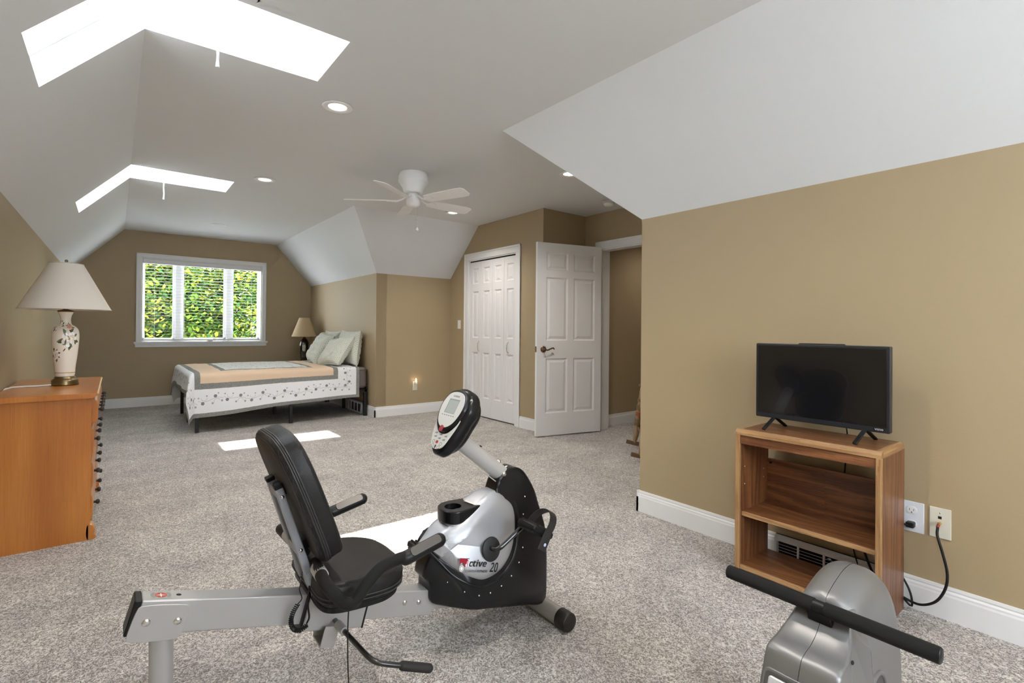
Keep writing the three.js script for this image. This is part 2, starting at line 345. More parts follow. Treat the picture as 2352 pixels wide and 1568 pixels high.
// moulded panel doors: leaf in local x (0..w), y (0..h), thickness t around z = 0
function leafParts(g, w, h, t, panels, mat) {
  const holes = panels.map(([x0, x1, y0, y1]) => [[x0, y0], [x1, y0], [x1, y1], [x0, y1]]);
  mesh('door_body', extr([[0, 0], [w, 0], [w, h], [0, h]], -t / 2, t / 2, 0.0015, 1, holes, 1), mat, g);
  for (const [x0, x1, y0, y1] of panels) {
    const e = 0.0, d = 0.03, out = [];
    for (const s of [1, -1]) {                         // sloping moulding down from the face, flat ground, raised field
      const zf = s * (t / 2 - 0.001), zg = s * (t / 2 - 0.011), zr = s * (t / 2 - 0.003);
      const ring = (a, za, b, zb) => {
        const A = [[x0 + a, y0 + a, za], [x1 - a, y0 + a, za], [x1 - a, y1 - a, za], [x0 + a, y1 - a, za]], B = [[x0 + b, y0 + b, zb], [x1 - b, y0 + b, zb], [x1 - b, y1 - b, zb], [x0 + b, y1 - b, zb]];
        for (let i = 0; i < 4; i++) { const j = (i + 1) % 4, q = [A[i], A[j], B[j], A[i], B[j], B[i]]; if (s < 0) q.reverse(); out.push(...q.flat()); }
      };
      ring(e, zf, 0.012, zg); ring(0.012, zg, 0.02, zg); ring(0.02, zg, 0.02 + d * 0.8, zr);
      const b = 0.02 + d * 0.8, q = [[x0 + b, y0 + b, zr], [x1 - b, y0 + b, zr], [x1 - b, y1 - b, zr], [x0 + b, y0 + b, zr], [x1 - b, y1 - b, zr], [x0 + b, y1 - b, zr]];
      if (s < 0) q.reverse(); out.push(...q.flat());
    }
    const pg = new THREE.BufferGeometry(); pg.setAttribute('position', new THREE.BufferAttribute(new Float32Array(out), 3)); pg.computeVertexNormals();
    mesh('panel', planarUV(pg), mat, g);
  }
}
{ // open six-panel door on the hall doorway
  const a = [3.449, -3.957], b = [4.228, -3.768], W = Math.hypot(b[0] - a[0], b[1] - a[1]);
  const g = structGroup('door_1', [a[0], 0.012, a[1]], true); g.rotation.y = -Math.atan2(b[1] - a[1], b[0] - a[0]);
  g.userData.label = 'white six panel door standing open by the hall doorway';
  const px = [[0.11, 0.37], [0.446, W - 0.09]], py = [[0.235, 0.81], [1.0, 1.665], [1.745, 1.93]];
  leafParts(g, W, 2.03, 0.036, px.flatMap(([x0, x1]) => py.map(([y0, y1]) => [x0, x1, y0, y1])), doorMat);
  const bronze = std(lin(0.16, 0.1, 0.055), 0.28, 0.9), y = 0.908, x = 0.078, lev = [];
  const rose = mesh('lever_handle', [lathe([[0, 0], [0.034, 0.001], [0.033, 0.006], [0.02, 0.012], [0.012, 0.014], [0.011, 0.045], [0, 0.046]], 0, 0, 0, 28).rotateX(Math.PI / 2).translate(x, y, 0.018),
    tube([[x, y, 0.058], [x + 0.03, y - 0.007, 0.06], [x + 0.065, y + 0.006, 0.06], [x + 0.095, y + 0.014, 0.058], [x + 0.108, y + 0.004, 0.054]], 0.0075, 40, 10)], bronze, g, { label: 'dark bronze lever handle' });
  mesh('latch_plate', box(-0.0025, 0.001, y - 0.03, y + 0.03, -0.012, 0.012), bronze, g);
  for (const hy of [0.2, 1.0, 1.8]) mesh('hinge', [cyl([W + 0.006, hy, -0.014], [W + 0.006, hy + 0.09, -0.014], 0.006), box(W - 0.03, W + 0.002, hy, hy + 0.09, -0.0185, -0.0178)], bronze, g);
}
{ // closed bifold closet doors: four narrow leaves
  const zs = [CZ0 + 0.02, -5.325, -5.07, -4.815, CZ1 - 0.02];
  const zz = [0, 1, 2, 3, 4].map((i) => lerp(CZ0 + 0.018, CZ1 - 0.018, i / 4));
  const knob = std(lin(0.62, 0.6, 0.55), 0.25, 0.8);
  for (let i = 0; i < 4; i++) {
    const g = structGroup('door_' + (i + 2), [XC + 0.035, 0.014, zz[i] + 0.0015], true); g.rotation.y = -Math.PI / 2;
    const w = zz[i + 1] - zz[i] - 0.003;
    leafParts(g, w, 1.985, 0.03, [[0.055, w - 0.055, 0.235, 0.81], [0.055, w - 0.055, 1.0, 1.6], [0.055, w - 0.055, 1.7, 1.9]], doorMat);
    g.userData.label = ['leftmost', 'second', 'third', 'rightmost'][i] + ' narrow leaf of the white bifold closet doors';
    if (i === 1 || i === 2 ? false : true) {
      const kx = i === 0 ? w - 0.035 : 0.09;
      mesh('pull_handle', [tube([[kx, 0.955, 0.016], [kx, 0.94, 0.032], [kx, 0.89, 0.036], [kx, 0.845, 0.032], [kx, 0.83, 0.016]], 0.0055, 30, 8), ball(kx, 0.955, 0.017, 0.009, 1, 1.2, 0.5), ball(kx, 0.83, 0.017, 0.009, 1, 1.2, 0.5), ball(kx, 0.892, 0.037, 0.008, 1, 1.8, 0.6)], knob, g, { label: 'small metal pull' });
    }
  }
  struct('trim_3', [box(XC + 0.02, XC + 0.05, 2.0, CY - 0.016, CZ0 + 0.016, CZ1 - 0.016)], darkGap);
}

// ---------------------------------------------------------------- window in the back wall, its blind, the one behind the camera
function window3(no, zIn, dir) {
  const g = structGroup('window_' + no, [1.058, WY0, zIn]);
  const Z = (d) => zIn + dir * d, bz = (x0, x1, y0, y1, d0, d1, r = 0.003) => rbox(x0, x1, y0, y1, Math.min(Z(d0), Z(d1)), Math.max(Z(d0), Z(d1)), r);
  const cx0 = 0.226, cx1 = 1.889;
  mesh('casing', [bz(cx0, WX0, WY0 - 0.005, WY1 + 0.06, 0.018, 0), bz(WX1, cx1, WY0 - 0.005, WY1 + 0.06, 0.018, 0), bz(WX0, WX1, WY1, WY1 + 0.06, 0.018, 0), bz(cx0, cx0 + 0.02, WY0, WY1 + 0.06, 0.024, 0), bz(cx1 - 0.02, cx1, WY0, WY1 + 0.06, 0.024, 0), bz(cx0, cx1, WY1 + 0.04, WY1 + 0.06, 0.024, 0)], trimMat, g);
  mesh('window_sill', [bz(cx0 - 0.022, cx1 + 0.026, WY0 - 0.024, WY0, 0.045, -0.1), bz(cx0 - 0.005, cx1 + 0.01, WY0 - 0.075, WY0 - 0.024, 0.02, 0), bz(cx0 - 0.012, cx1 + 0.017, WY0 - 0.04, WY0 - 0.024, 0.03, 0)], trimMat, g);
  mesh('jamb', [bz(WX0 - 0.001, WX0 + 0.014, WY0, WY1, 0, -0.16), bz(WX1 - 0.014, WX1 + 0.001, WY0, WY1, 0, -0.16), bz(WX0, WX1, WY1 - 0.014, WY1 + 0.001, 0, -0.16), bz(WX0, WX1, WY0 - 0.001, WY0 + 0.014, -0.1, -0.16)], trimMat, g);
  mesh('mullion', [bz(0.69, 0.765, WY0, WY1, -0.085, -0.16), bz(0.678, 0.778, WY0, WY1, -0.11, -0.15)], trimMat, g);
  mesh('mullion', [bz(1.345, 1.415, WY0, WY1, -0.085, -0.16), bz(1.333, 1.428, WY0, WY1, -0.11, -0.15)], trimMat, g);
  for (const [x0, x1] of [[0.3, 0.69], [0.765, 1.345], [1.415, 1.816]]) {
    const s = mesh('sash', [bz(x0, x0 + 0.03, WY0 + 0.014, WY1 - 0.014, -0.1, -0.14), bz(x1 - 0.03, x1, WY0 + 0.014, WY1 - 0.014, -0.1, -0.14), bz(x0, x1, WY0 + 0.014, WY0 + 0.05, -0.1, -0.14), bz(x0, x1, WY1 - 0.05, WY1 - 0.014, -0.1, -0.14)], trimMat, g);
    mesh('pane', new THREE.PlaneGeometry(x1 - x0 - 0.04, WY1 - WY0 - 0.08).translate((x0 + x1) / 2, (WY0 + WY1) / 2, Z(-0.12)), glassMat, s);
  }
  const lk = mesh('crank', [bz(1.1, 1.17, WY0 + 0.012, WY0 + 0.028, -0.06, -0.1), tube([[1.16, WY0 + 0.024, Z(-0.07)], [1.175, WY0 + 0.04, Z(-0.055)], [1.2, WY0 + 0.036, Z(-0.05)]], 0.006, 16, 8)], whitePlastic, g);
  mesh('lock', bz(0.742, 0.756, 1.2, 1.31, -0.07, -0.09), whitePlastic, g);
  return g;
}
window3(1, ZB, 1).userData.label = 'three part casement window looking onto green trees';
window3(5, ZF, -1);
const slatMat = std(lin(0.5, 0.5, 0.49), 0.5);
function blind(label, zIn, dir) {
  const b = thing('window_blind', label, 'blind', [1.058, WY1, zIn]);
  const zc = zIn - dir * 0.04;
  mesh('valance', rbox(WX0 + 0.016, WX1 - 0.016, 2.013, 2.074, zc - 0.034, zc + 0.034, 0.004), trimMat, b);
  for (let y = 0.965, i = 0; y < 2.0; y += 0.0445, i++)
    mesh('slat', rbox(WX0 + 0.02, WX1 - 0.02, y, y + 0.002, zc - 0.02, zc + 0.02, 0.0008, 1), slatMat, b);
  mesh('bottom_rail', rbox(WX0 + 0.02, WX1 - 0.02, 0.922, 0.94, zc - 0.025, zc + 0.025, 0.004), trimMat, b);
  for (const x of [0.44, 0.8, 1.3, 1.69]) mesh('ladder_cord', [cyl([x, 0.93, zc - 0.02], [x, 2.02, zc - 0.02], 0.0011, 0.0011, 5), cyl([x, 0.93, zc + 0.02], [x, 2.02, zc + 0.02], 0.0011, 0.0011, 5)], slatMat, b);
}
blind('white horizontal slat blind hanging in the window above the bed', ZB, 1);

// ---------------------------------------------------------------- ceiling fittings
const lampGlow = std(lin(0.9, 0.88, 0.82), 0.6, 0, { emissive: lin(1, 0.93, 0.82), emissiveIntensity: 6 });
function downlight(label, x, z, power = 4) {
  const o = thing('recessed_ceiling_light', label, 'ceiling light', [x, H, z], 'recessed ceiling lights');
  mesh('trim_ring', lathe([[0.052, -0.001], [0.056, -0.006], [0.074, -0.009], [0.087, -0.006], [0.089, -0.0005], [0.052, -0.0005]], x, H, z, 48), whitePlastic, o);
  mesh('lens', lathe([[0, -0.004], [0.053, -0.002], [0.053, -0.0006], [0, -0.0006]], x, H, z, 40), lampGlow, o);
  const s = new THREE.SpotLight(lin(1, 0.93, 0.85), power, 0, 1.2, 0.6, 2);
  s.position.set(0, -0.02, 0); s.target.position.set(0, -2, 0); s.shadow.radius = 2.5; s.castShadow = true;
  o.add(s, s.target);
}
downlight('lit recessed ceiling light right of the big skylight', 1.04, -3.03);
downlight('lit recessed ceiling light right of the far small skylight', 1.047, -4.94);
downlight('lit recessed ceiling light below the fan blade', 3.023, -4.936);
downlight('lit recessed ceiling light half hidden by the right ceiling slope', 3.03, -3.06);
downlight('recessed ceiling light above the camera, out of view', 1.04, -1.12);
downlight('recessed ceiling light in the corridor beyond the open door', 5.2, -3.35, 1.6);
{ // flush round cover, smoke alarm
  const c = thing('round_ceiling_cover', 'flat round white cover on the ceiling near the back window', 'ceiling cover', [1.053, H, -7.52]);
  mesh('rim', lathe([[0.06, -0.001], [0.066, -0.008], [0.08, -0.008], [0.085, 0]], 1.053, H, -7.52, 40), whitePlastic, c);
  mesh('disc', lathe([[0, -0.009], [0.058, -0.007], [0.064, -0.0005], [0, -0.0005]], 1.053, H, -7.52, 40), ceilMat, c);
  const s = thing('smoke_alarm', 'small white smoke alarm on the alcove ceiling by the right slope', 'smoke alarm', [4.0, H, -3.46]);
  mesh('base', lathe([[0, 0], [0.07, 0], [0.07, -0.012], [0, -0.012]].reverse(), 4.0, H, -3.46, 36), whitePlastic, s);
  mesh('cover', lathe([[0, -0.05], [0.035, -0.049], [0.05, -0.042], [0.056, -0.028], [0.058, -0.012], [0, -0.012]], 4.0, H, -3.46, 36), whitePlastic, s);
}
{ // hanging rods of the skylight shades
  for (const [x, z, y0, lab] of [[0.338, -2.5, 2.248, 'thin white rod hanging from the near big skylight'], [0.331, -5.44, 2.255, 'thin white rod hanging from the far small skylight']]) {
    const r = thing('skylight_shade_rod', lab, 'rod', [x, y0, z]);
    const p = []; for (let i = 0; i <= 24; i++) p.push([x + 0.0015 * Math.sin(i * 1.4), y0 + 0.02 + i * 0.026, z]);
    mesh('rod', tube(p, 0.0055, 72, 8), whitePlastic, r);
    mesh('tip', cyl([x, y0, z], [x, y0 + 0.025, z], 0.008, 0.006, 10), whitePlastic, r);
  }
}
{ // five-blade fan
  const cx = 2.0, cz = -3.914, o = thing('ceiling_fan', 'white five blade flush ceiling fan with pull chain', 'ceiling fan', [cx, H, cz]);
  const fm = std(lin(0.86, 0.86, 0.85), 0.35);
  mesh('motor_housing', lathe([[0, -0.175], [0.07, -0.172], [0.082, -0.16], [0.094, -0.125], [0.112, -0.1], [0.118, -0.085], [0.125, -0.08], [0.128, -0.066], [0.124, -0.06], [0.124, -0.03], [0.118, -0.022], [0.116, -0.004], [0.112, 0], [0, 0]], cx, H, cz, 56), fm, o);
  mesh('hub', lathe([[0, -0.29], [0.035, -0.288], [0.055, -0.272], [0.06, -0.25], [0.058, -0.225], [0.05, -0.22], [0.05, -0.176], [0, -0.176]], cx, H, cz, 40), fm, o);
  for (let k = 0; k < 5; k++) {
    const a = (71 - 72 * k) * Math.PI / 180, dir = [Math.cos(a), 0, Math.sin(a)];
    const M = frameM([cx, H - 0.236, cz], dir, [0, 1, 0]), tilt = new THREE.Matrix4().makeRotationX(-0.27);
    // blade outline in local x (radius) and z (width)
    const ol = [[0.15, -0.045], [0.2, -0.056], [0.5, -0.066], [0.558, -0.062], [0.58, -0.04], [0.58, 0.04], [0.558, 0.062], [0.5, 0.066], [0.2, 0.056], [0.15, 0.045]];
    const bl = extr(ol, -0.003, 0.003, 0.001, 2).rotateX(Math.PI / 2).applyMatrix4(tilt).applyMatrix4(M);
    const blade = mesh('blade', bl, fm, o);
    const iron = [tube([[0.045, 0.038, 0], [0.07, 0.03, 0], [0.1, 0.008, 0], [0.14, -0.006, 0], [0.175, -0.008, 0]], 0.008, 24, 8), extr(smoothLoop([[0.13, -0.012], [0.165, -0.04], [0.2, -0.03], [0.225, 0], [0.2, 0.03], [0.165, 0.04], [0.13, 0.012]], 28), -0.003, 0.003, 0.001, 2).rotateX(Math.PI / 2).translate(0, -0.007, 0).applyMatrix4(tilt)];
    mesh('blade_iron', iron.map((g) => clean(g).applyMatrix4(M)), fm, o);
  }
  mesh('pull_chain', cyl([cx + 0.02, H - 0.47, cz + 0.04], [cx + 0.02, H - 0.28, cz + 0.04], 0.0012, 0.0012, 6), chrome, o);
  mesh('pull_knob', lathe([[0, -0.035], [0.008, -0.033], [0.012, -0.022], [0.006, -0.006], [0, 0]], cx + 0.02, H - 0.465, cz + 0.04, 20), fm, o);
}
// ---------------------------------------------------------------- wall plates, vents
function plate(o, face, x, y, z, mat, w = 0.07, h = 0.116) {
  // face 'x': on a wall looking to -x; 'z': on a wall looking to +z
  return face === 'x' ? mesh('plate', rbox(x - 0.006, x + 0.0005, y - h / 2, y + h / 2, z - w / 2, z + w / 2, 0.003), mat, o) : mesh('plate', rbox(x - w / 2, x + w / 2, y - h / 2, y + h / 2, z - 0.0005, z + 0.006, 0.003), mat, o);
}
const ivory = std(lin(0.66, 0.64, 0.53), 0.4), bluishWhite = std(lin(0.74, 0.76, 0.8), 0.35);
{
  const o = thing('wall_outlet', 'white duplex outlet with black plug beside the television stand', 'outlet', [X1, 0.37, -0.6]);
  plate(o, 'x', X1, 0.37, -0.598, bluishWhite, 0.08, 0.124);
  for (const y of [0.398, 0.342]) {
    const r = mesh('socket', extr(smoothLoop(roundRect(0.034, 0.028, 0.012), 30), -0.002, 0.002, 0.0008, 2).rotateY(-Math.PI / 2).translate(X1 - 0.007, y, -0.598), whitePlastic, o);
    mesh('slots', [box(X1 - 0.0095, X1 - 0.008, y - 0.003, y + 0.006, -0.606, -0.6045), box(X1 - 0.0095, X1 - 0.008, y - 0.003, y + 0.006, -0.592, -0.5905), cyl([X1 - 0.0095, y - 0.009, -0.598], [X1 - 0.008, y - 0.009, -0.598], 0.0024, 0.0024, 10)], darkGap, r);
  }
  const p = thing('power_plug', 'black power plug in the lower socket of the outlet', 'plug', [X1 - 0.009, 0.342, -0.6]);
  mesh('body', rbox(X1 - 0.04, X1 - 0.0092, 0.331, 0.353, -0.612, -0.584, 0.005), blackPlastic, p);
  mesh('cable', tube([[X1 - 0.038, 0.342, -0.605], [X1 - 0.044, 0.33, -0.63], [X1 - 0.04, 0.2, -0.66], [X1 - 0.04, 0.08, -0.64], [X1 - 0.05, 0.03, -0.6], [X1 - 0.05, 0.03, -0.585], [X1 - 0.042, 0.09, -0.6], [X1 - 0.04, 0.19, -0.66]], 0.004, 90, 8), blackPlastic, p);
  const c = thing('cable_wall_plate', 'ivory coaxial wall plate with a black cable screwed in', 'wall plate', [X1, 0.37, -0.508]);
  plate(c, 'x', X1, 0.37, -0.508, ivory, 0.068, 0.12);
  mesh('screw', ball(X1 - 0.006, 0.41, -0.508, 0.003, 0.5, 1, 1), chrome, c);
  mesh('phone_jack', box(X1 - 0.0075, X1 - 0.0055, 0.387, 0.397, -0.514, -0.503), darkGap, c);
  mesh('coax_fitting', [cyl([X1 - 0.006, 0.371, -0.508], [X1 - 0.026, 0.371, -0.508], 0.0065, 0.0065, 6), cyl([X1 - 0.02, 0.371, -0.508], [X1 - 0.03, 0.369, -0.508], 0.0055)], std(lin(0.6, 0.42, 0.16), 0.3, 1), c);
  const k = thing('coax_cable', 'black coaxial cable looping from the ivory plate to the floor', 'cable', [X1 - 0.03, 0.03, -0.52]);
  mesh('boot', cyl([X1 - 0.027, 0.369, -0.508], [X1 - 0.036, 0.36, -0.51], 0.0055, 0.005), std(lin(0.3, 0.02, 0.03), 0.5), k);
  mesh('cable', tube([[X1 - 0.035, 0.361, -0.509], [X1 - 0.045, 0.33, -0.508], [X1 - 0.055, 0.27, -0.49], [X1 - 0.06, 0.2, -0.475], [X1 - 0.06, 0.14, -0.48], [X1 - 0.06, 0.08, -0.507], [X1 - 0.06, 0.047, -0.55], [X1 - 0.05, 0.042, -0.595], [X1 - 0.04, 0.06, -0.66], [X1 - 0.04, 0.1, -0.72], [X1 - 0.04, 0.2, -0.76]], 0.0048, 110, 10), blackPlastic, k);
}
{ // alcove outlet with a night light, switch by the closet
  const o = thing('wall_outlet', 'ivory outlet low on the alcove wall under a glowing night light', 'outlet', [3.13, 0.37, Z2]);
  plate(o, 'z', 3.13, 0.367, Z2, ivory);
  for (const y of [0.395, 0.34]) mesh('socket', rbox(3.114, 3.146, y - 0.014, y + 0.014, Z2 + 0.005, Z2 + 0.008, 0.001), ivory, o);
  const n = thing('night_light', 'tiny glowing night light plugged into the alcove outlet', 'night light', [3.137, 0.41, Z2 + 0.008]);
  mesh('body', rbox(3.122, 3.152, 0.388, 0.42, Z2 + 0.0085, Z2 + 0.032, 0.004), ivory, n);
  mesh('bulb', lathe([[0, 0], [0.009, 0], [0.011, 0.02], [0.008, 0.042], [0, 0.05]], 3.137, 0.42, Z2 + 0.02, 20), std(lin(0.9, 0.8, 0.6), 0.5, 0, { emissive: lin(1, 0.8, 0.5), emissiveIntensity: 1.2 }), n);
  const l = new THREE.PointLight(lin(1, 0.75, 0.45), 0.012, 0, 2); l.position.set(0, 0.035, 0.03); l.castShadow = true; n.add(l);
  const s = thing('light_switch', 'white light switch left of the closet doors', 'light switch', [XC, 1.186, -5.79]);
  plate(s, 'x', XC, 1.186, -5.79, whitePlastic);
  mesh('rocker', rbox(XC - 0.009, XC - 0.005, 1.155, 1.217, -5.807, -5.773, 0.002), whitePlastic, s);
}
{ // baseboard registers
  const ventM = std(lin(0.72, 0.73, 0.75), 0.4, 0.1);
  function register(label, z0, z1, y0, y1, bays) {
    const o = thing('wall_register', label, 'vent', [X1 - 0.016, y0, (z0 + z1) / 2]);
    const xf = X1 - 0.045, xb = X1 - 0.0155;
    mesh('back', box(xb - 0.004, xb, y0, y1, z0, z1), darkGap, o);
    mesh('frame', [prism([[xb, y1, z0], [xf + 0.008, y1 - 0.012, z0], [xf, y0 + 0.012, z0], [xf, y0, z0], [xb, y0, z0]], [0, 0, 0.012]), prism([[xb, y1, z1 - 0.012], [xf + 0.008, y1 - 0.012, z1 - 0.012], [xf, y0 + 0.012, z1 - 0.012], [xf, y0, z1 - 0.012], [xb, y0, z1 - 0.012]], [0, 0, 0.012]),
      prism([[xb, y1, z0], [xf + 0.006, y1 - 0.014, z0], [xf + 0.006, y1 - 0.028, z0], [xb, y1 - 0.008, z0]], [0, 0, z1 - z0]), box(xf - 0.002, xf + 0.006, y0, y0 + 0.02, z0, z1)], ventM, o);
    const nb = bays; for (let i = 1; i < nb; i++) { const z = lerp(z0, z1, i / nb); mesh('divider', box(xf, xf + 0.008, y0 + 0.015, y1 - 0.02, z - 0.004, z + 0.004), ventM, o); }
    for (let y = y0 + 0.03; y < y1 - 0.032; y += 0.0145) mesh('louvre', prism([[xf + 0.001, y + 0.005, z0 + 0.01], [xf + 0.011, y, z0 + 0.01], [xf + 0.011, y - 0.0015, z0 + 0.01], [xf + 0.001, y + 0.0035, z0 + 0.01]], [0, 0, z1 - z0 - 0.02]), ventM, o);
  }
  register('long white baseboard register behind the television stand', -1.13, -0.69, 0.018, 0.135, 4);
  register('short white baseboard register under the head of the bed', -6.86, -6.4, 0.004, 0.155, 4);
}

// ---------------------------------------------------------------- television stand and television
{
  const x0 = 2.245, x1 = 2.53, z0 = -1.175, z1 = -0.612, h = 0.678, t = 0.019, fw = 0.02;
  const o = thing('television_stand', 'open oak television stand with two shelves by the right wall', 'shelf unit', [(x0 + x1) / 2, 0, (z0 + z1) / 2]);
  for (const [a, b] of [[z0, z0 + fw], [z1 - fw, z1]]) {
    const s = mesh('side_panel', box(x0 + 0.018, x1, 0.002, h - 0.026, a + 0.0005, b - 0.0005), oak, o, { grain: 'y' });
    mesh('edge_strip', rbox(x0, x0 + 0.018, 0.002, h - 0.026, a, b, 0.003), oakEdge, s, { grain: 'y' });
  }
  const top = mesh('top', box(x0 + 0.022, x1, h - 0.026, h - 0.0005, z0 + 0.022, z1 - 0.022), oak, o, { grain: 'z' });
  mesh('edge_strip', extr([[0, 0], [0.022, 0], [0.022, 0.026], [0.012, 0.026], [0, 0.012]], 0, z1 - z0 - 0.002, 0, 1).translate(x0, h - 0.026, z0 + 0.001), oakEdge, top, { grain: 'z' });
  for (const s of [0, 1]) mesh('edge_strip', prism(s ? [[x0 + 0.004, h - 0.026, z1], [x0 + 0.004, h - 0.012, z1], [x0 + 0.016, h, z1 - 0.014], [x0 + 0.016, h, z1 - 0.022], [x0 + 0.004, h - 0.026, z1 - 0.022]].map(([x, y, z]) => [x0 + 0.012, y, z]) : [[x0 + 0.012, h - 0.026, z0], [x0 + 0.012, h - 0.012, z0], [x0 + 0.012, h, z0 + 0.014], [x0 + 0.012, h, z0 + 0.022], [x0 + 0.012, h - 0.026, z0 + 0.022]], [x1 - x0 - 0.012, 0, 0]), oakEdge, top, { grain: 'x' });
  mesh('apron', box(x0 + 0.006, x0 + 0.024, h - 0.066, h - 0.027, z0 + fw, z1 - fw), oak, o, { grain: 'z' });
  const shelf = (y, d) => { const s = mesh('shelf', box(x0 + d + 0.012, x1 - 0.005, y - t, y, z0 + fw, z1 - fw), oak, o, { grain: 'z' }); mesh('edge_strip', rbox(x0 + d, x0 + d + 0.012, y - t, y, z0 + fw, z1 - fw, 0.002), oakEdge, s, { grain: 'z' }); };
  shelf(0.298, 0.022); shelf(0.06, 0.006);
  mesh('plinth', box(x0 + 0.008, x0 + 0.02, 0.003, 0.041, z0 + fw, z1 - fw), oak, o, { grain: 'z' });
  mesh('back_panel', box(x1 - 0.012, x1 - 0.002, 0.2975, 0.505, z0 + fw, z1 - fw), oak, o, { grain: 'z' });
  for (const [x, y] of [[x0 + 0.05, 0.42], [x1 - 0.05, 0.42], [x1 - 0.05, 0.46], [x0 + 0.05, 0.5]]) mesh('shelf_pin_hole', cyl([x, y, z0 + fw], [x, y, z0 + fw + 0.001], 0.003), whitePlastic, o);
  mesh('bolt_cap', cyl([x1 - 0.02, 0.487, z0 + fw + 0.018], [x1 - 0.013, 0.487, z0 + fw + 0.018], 0.005), darkGap, o);
  // television
  const tx = 2.372, ty0 = 0.728, ty1 = 1.07, tz0 = -1.143, tz1 = -0.62;
  const v = thing('television', 'small black flat television standing on the oak stand', 'television', [tx, h, (tz0 + tz1) / 2]);
  const bez = extr(roundRect(tz1 - tz0, ty1 - ty0, 0.006, 4), 0, 0.03, 0.004, 2).rotateY(-Math.PI / 2).translate(tx + 0.03, (ty0 + ty1) / 2, (tz0 + tz1) / 2);
  mesh('housing', bez, std(lin(0.012, 0.014, 0.018), 0.35), v);
  mesh('screen', rbox(tx - 0.0012, tx + 0.001, ty0 + 0.022, ty1 - 0.011, tz0 + 0.012, tz1 - 0.012, 0.0005, 1), phys(lin(0.004, 0.0045, 0.006), 0.16, { clearcoat: 0.3 }), v);
  mesh('rear_cover', rbox(tx + 0.028, tx + 0.062, ty0 + 0.02, ty1 + 0.004, tz0 + 0.17, tz1 - 0.17, 0.008), blackPlastic, v);
  for (const [z, s] of [[-1.06, 1], [-0.705, 1]]) {
    mesh('foot', [bar([tx + 0.01, ty0 + 0.006, z], [tx - 0.075, h + 0.006, z - 0.012], 0.016, 0.009, V(0, 0, 1)), bar([tx + 0.012, ty0 + 0.006, z], [tx + 0.095, h + 0.006, z + 0.012], 0.016, 0.009, V(0, 0, 1))], blackPlastic, v);
  }
  const logo = canvasTex(256, 64, (c, w, hh) => { c.fillStyle = '#08090b'; c.fillRect(0, 0, w, hh); c.fillStyle = '#d8d8d8'; c.font = 'bold 54px sans-serif'; c.textAlign = 'center'; c.textBaseline = 'middle'; c.setTransform(1.3, 0, 0, 1, -38, 0); c.fillText('VIZIO', w / 2, hh / 2 + 2); });
  mesh('brand_print', new THREE.PlaneGeometry(0.04, 0.0105).rotateY(-Math.PI / 2).translate(tx - 0.0014, ty0 + 0.0135, tz1 - 0.036), std(0xffffff, 0.4, 0, { map: logo }), v);
  mesh('cable', tube([[tx + 0.05, ty0 + 0.04, -0.8], [x1 + 0.012, 0.66, -0.82], [x1 + 0.01, 0.4, -0.83], [x1 + 0.015, 0.12, -0.78], [x1 + 0.01, 0.05, -0.72]], 0.003, 60, 6), blackPlastic, v);
}

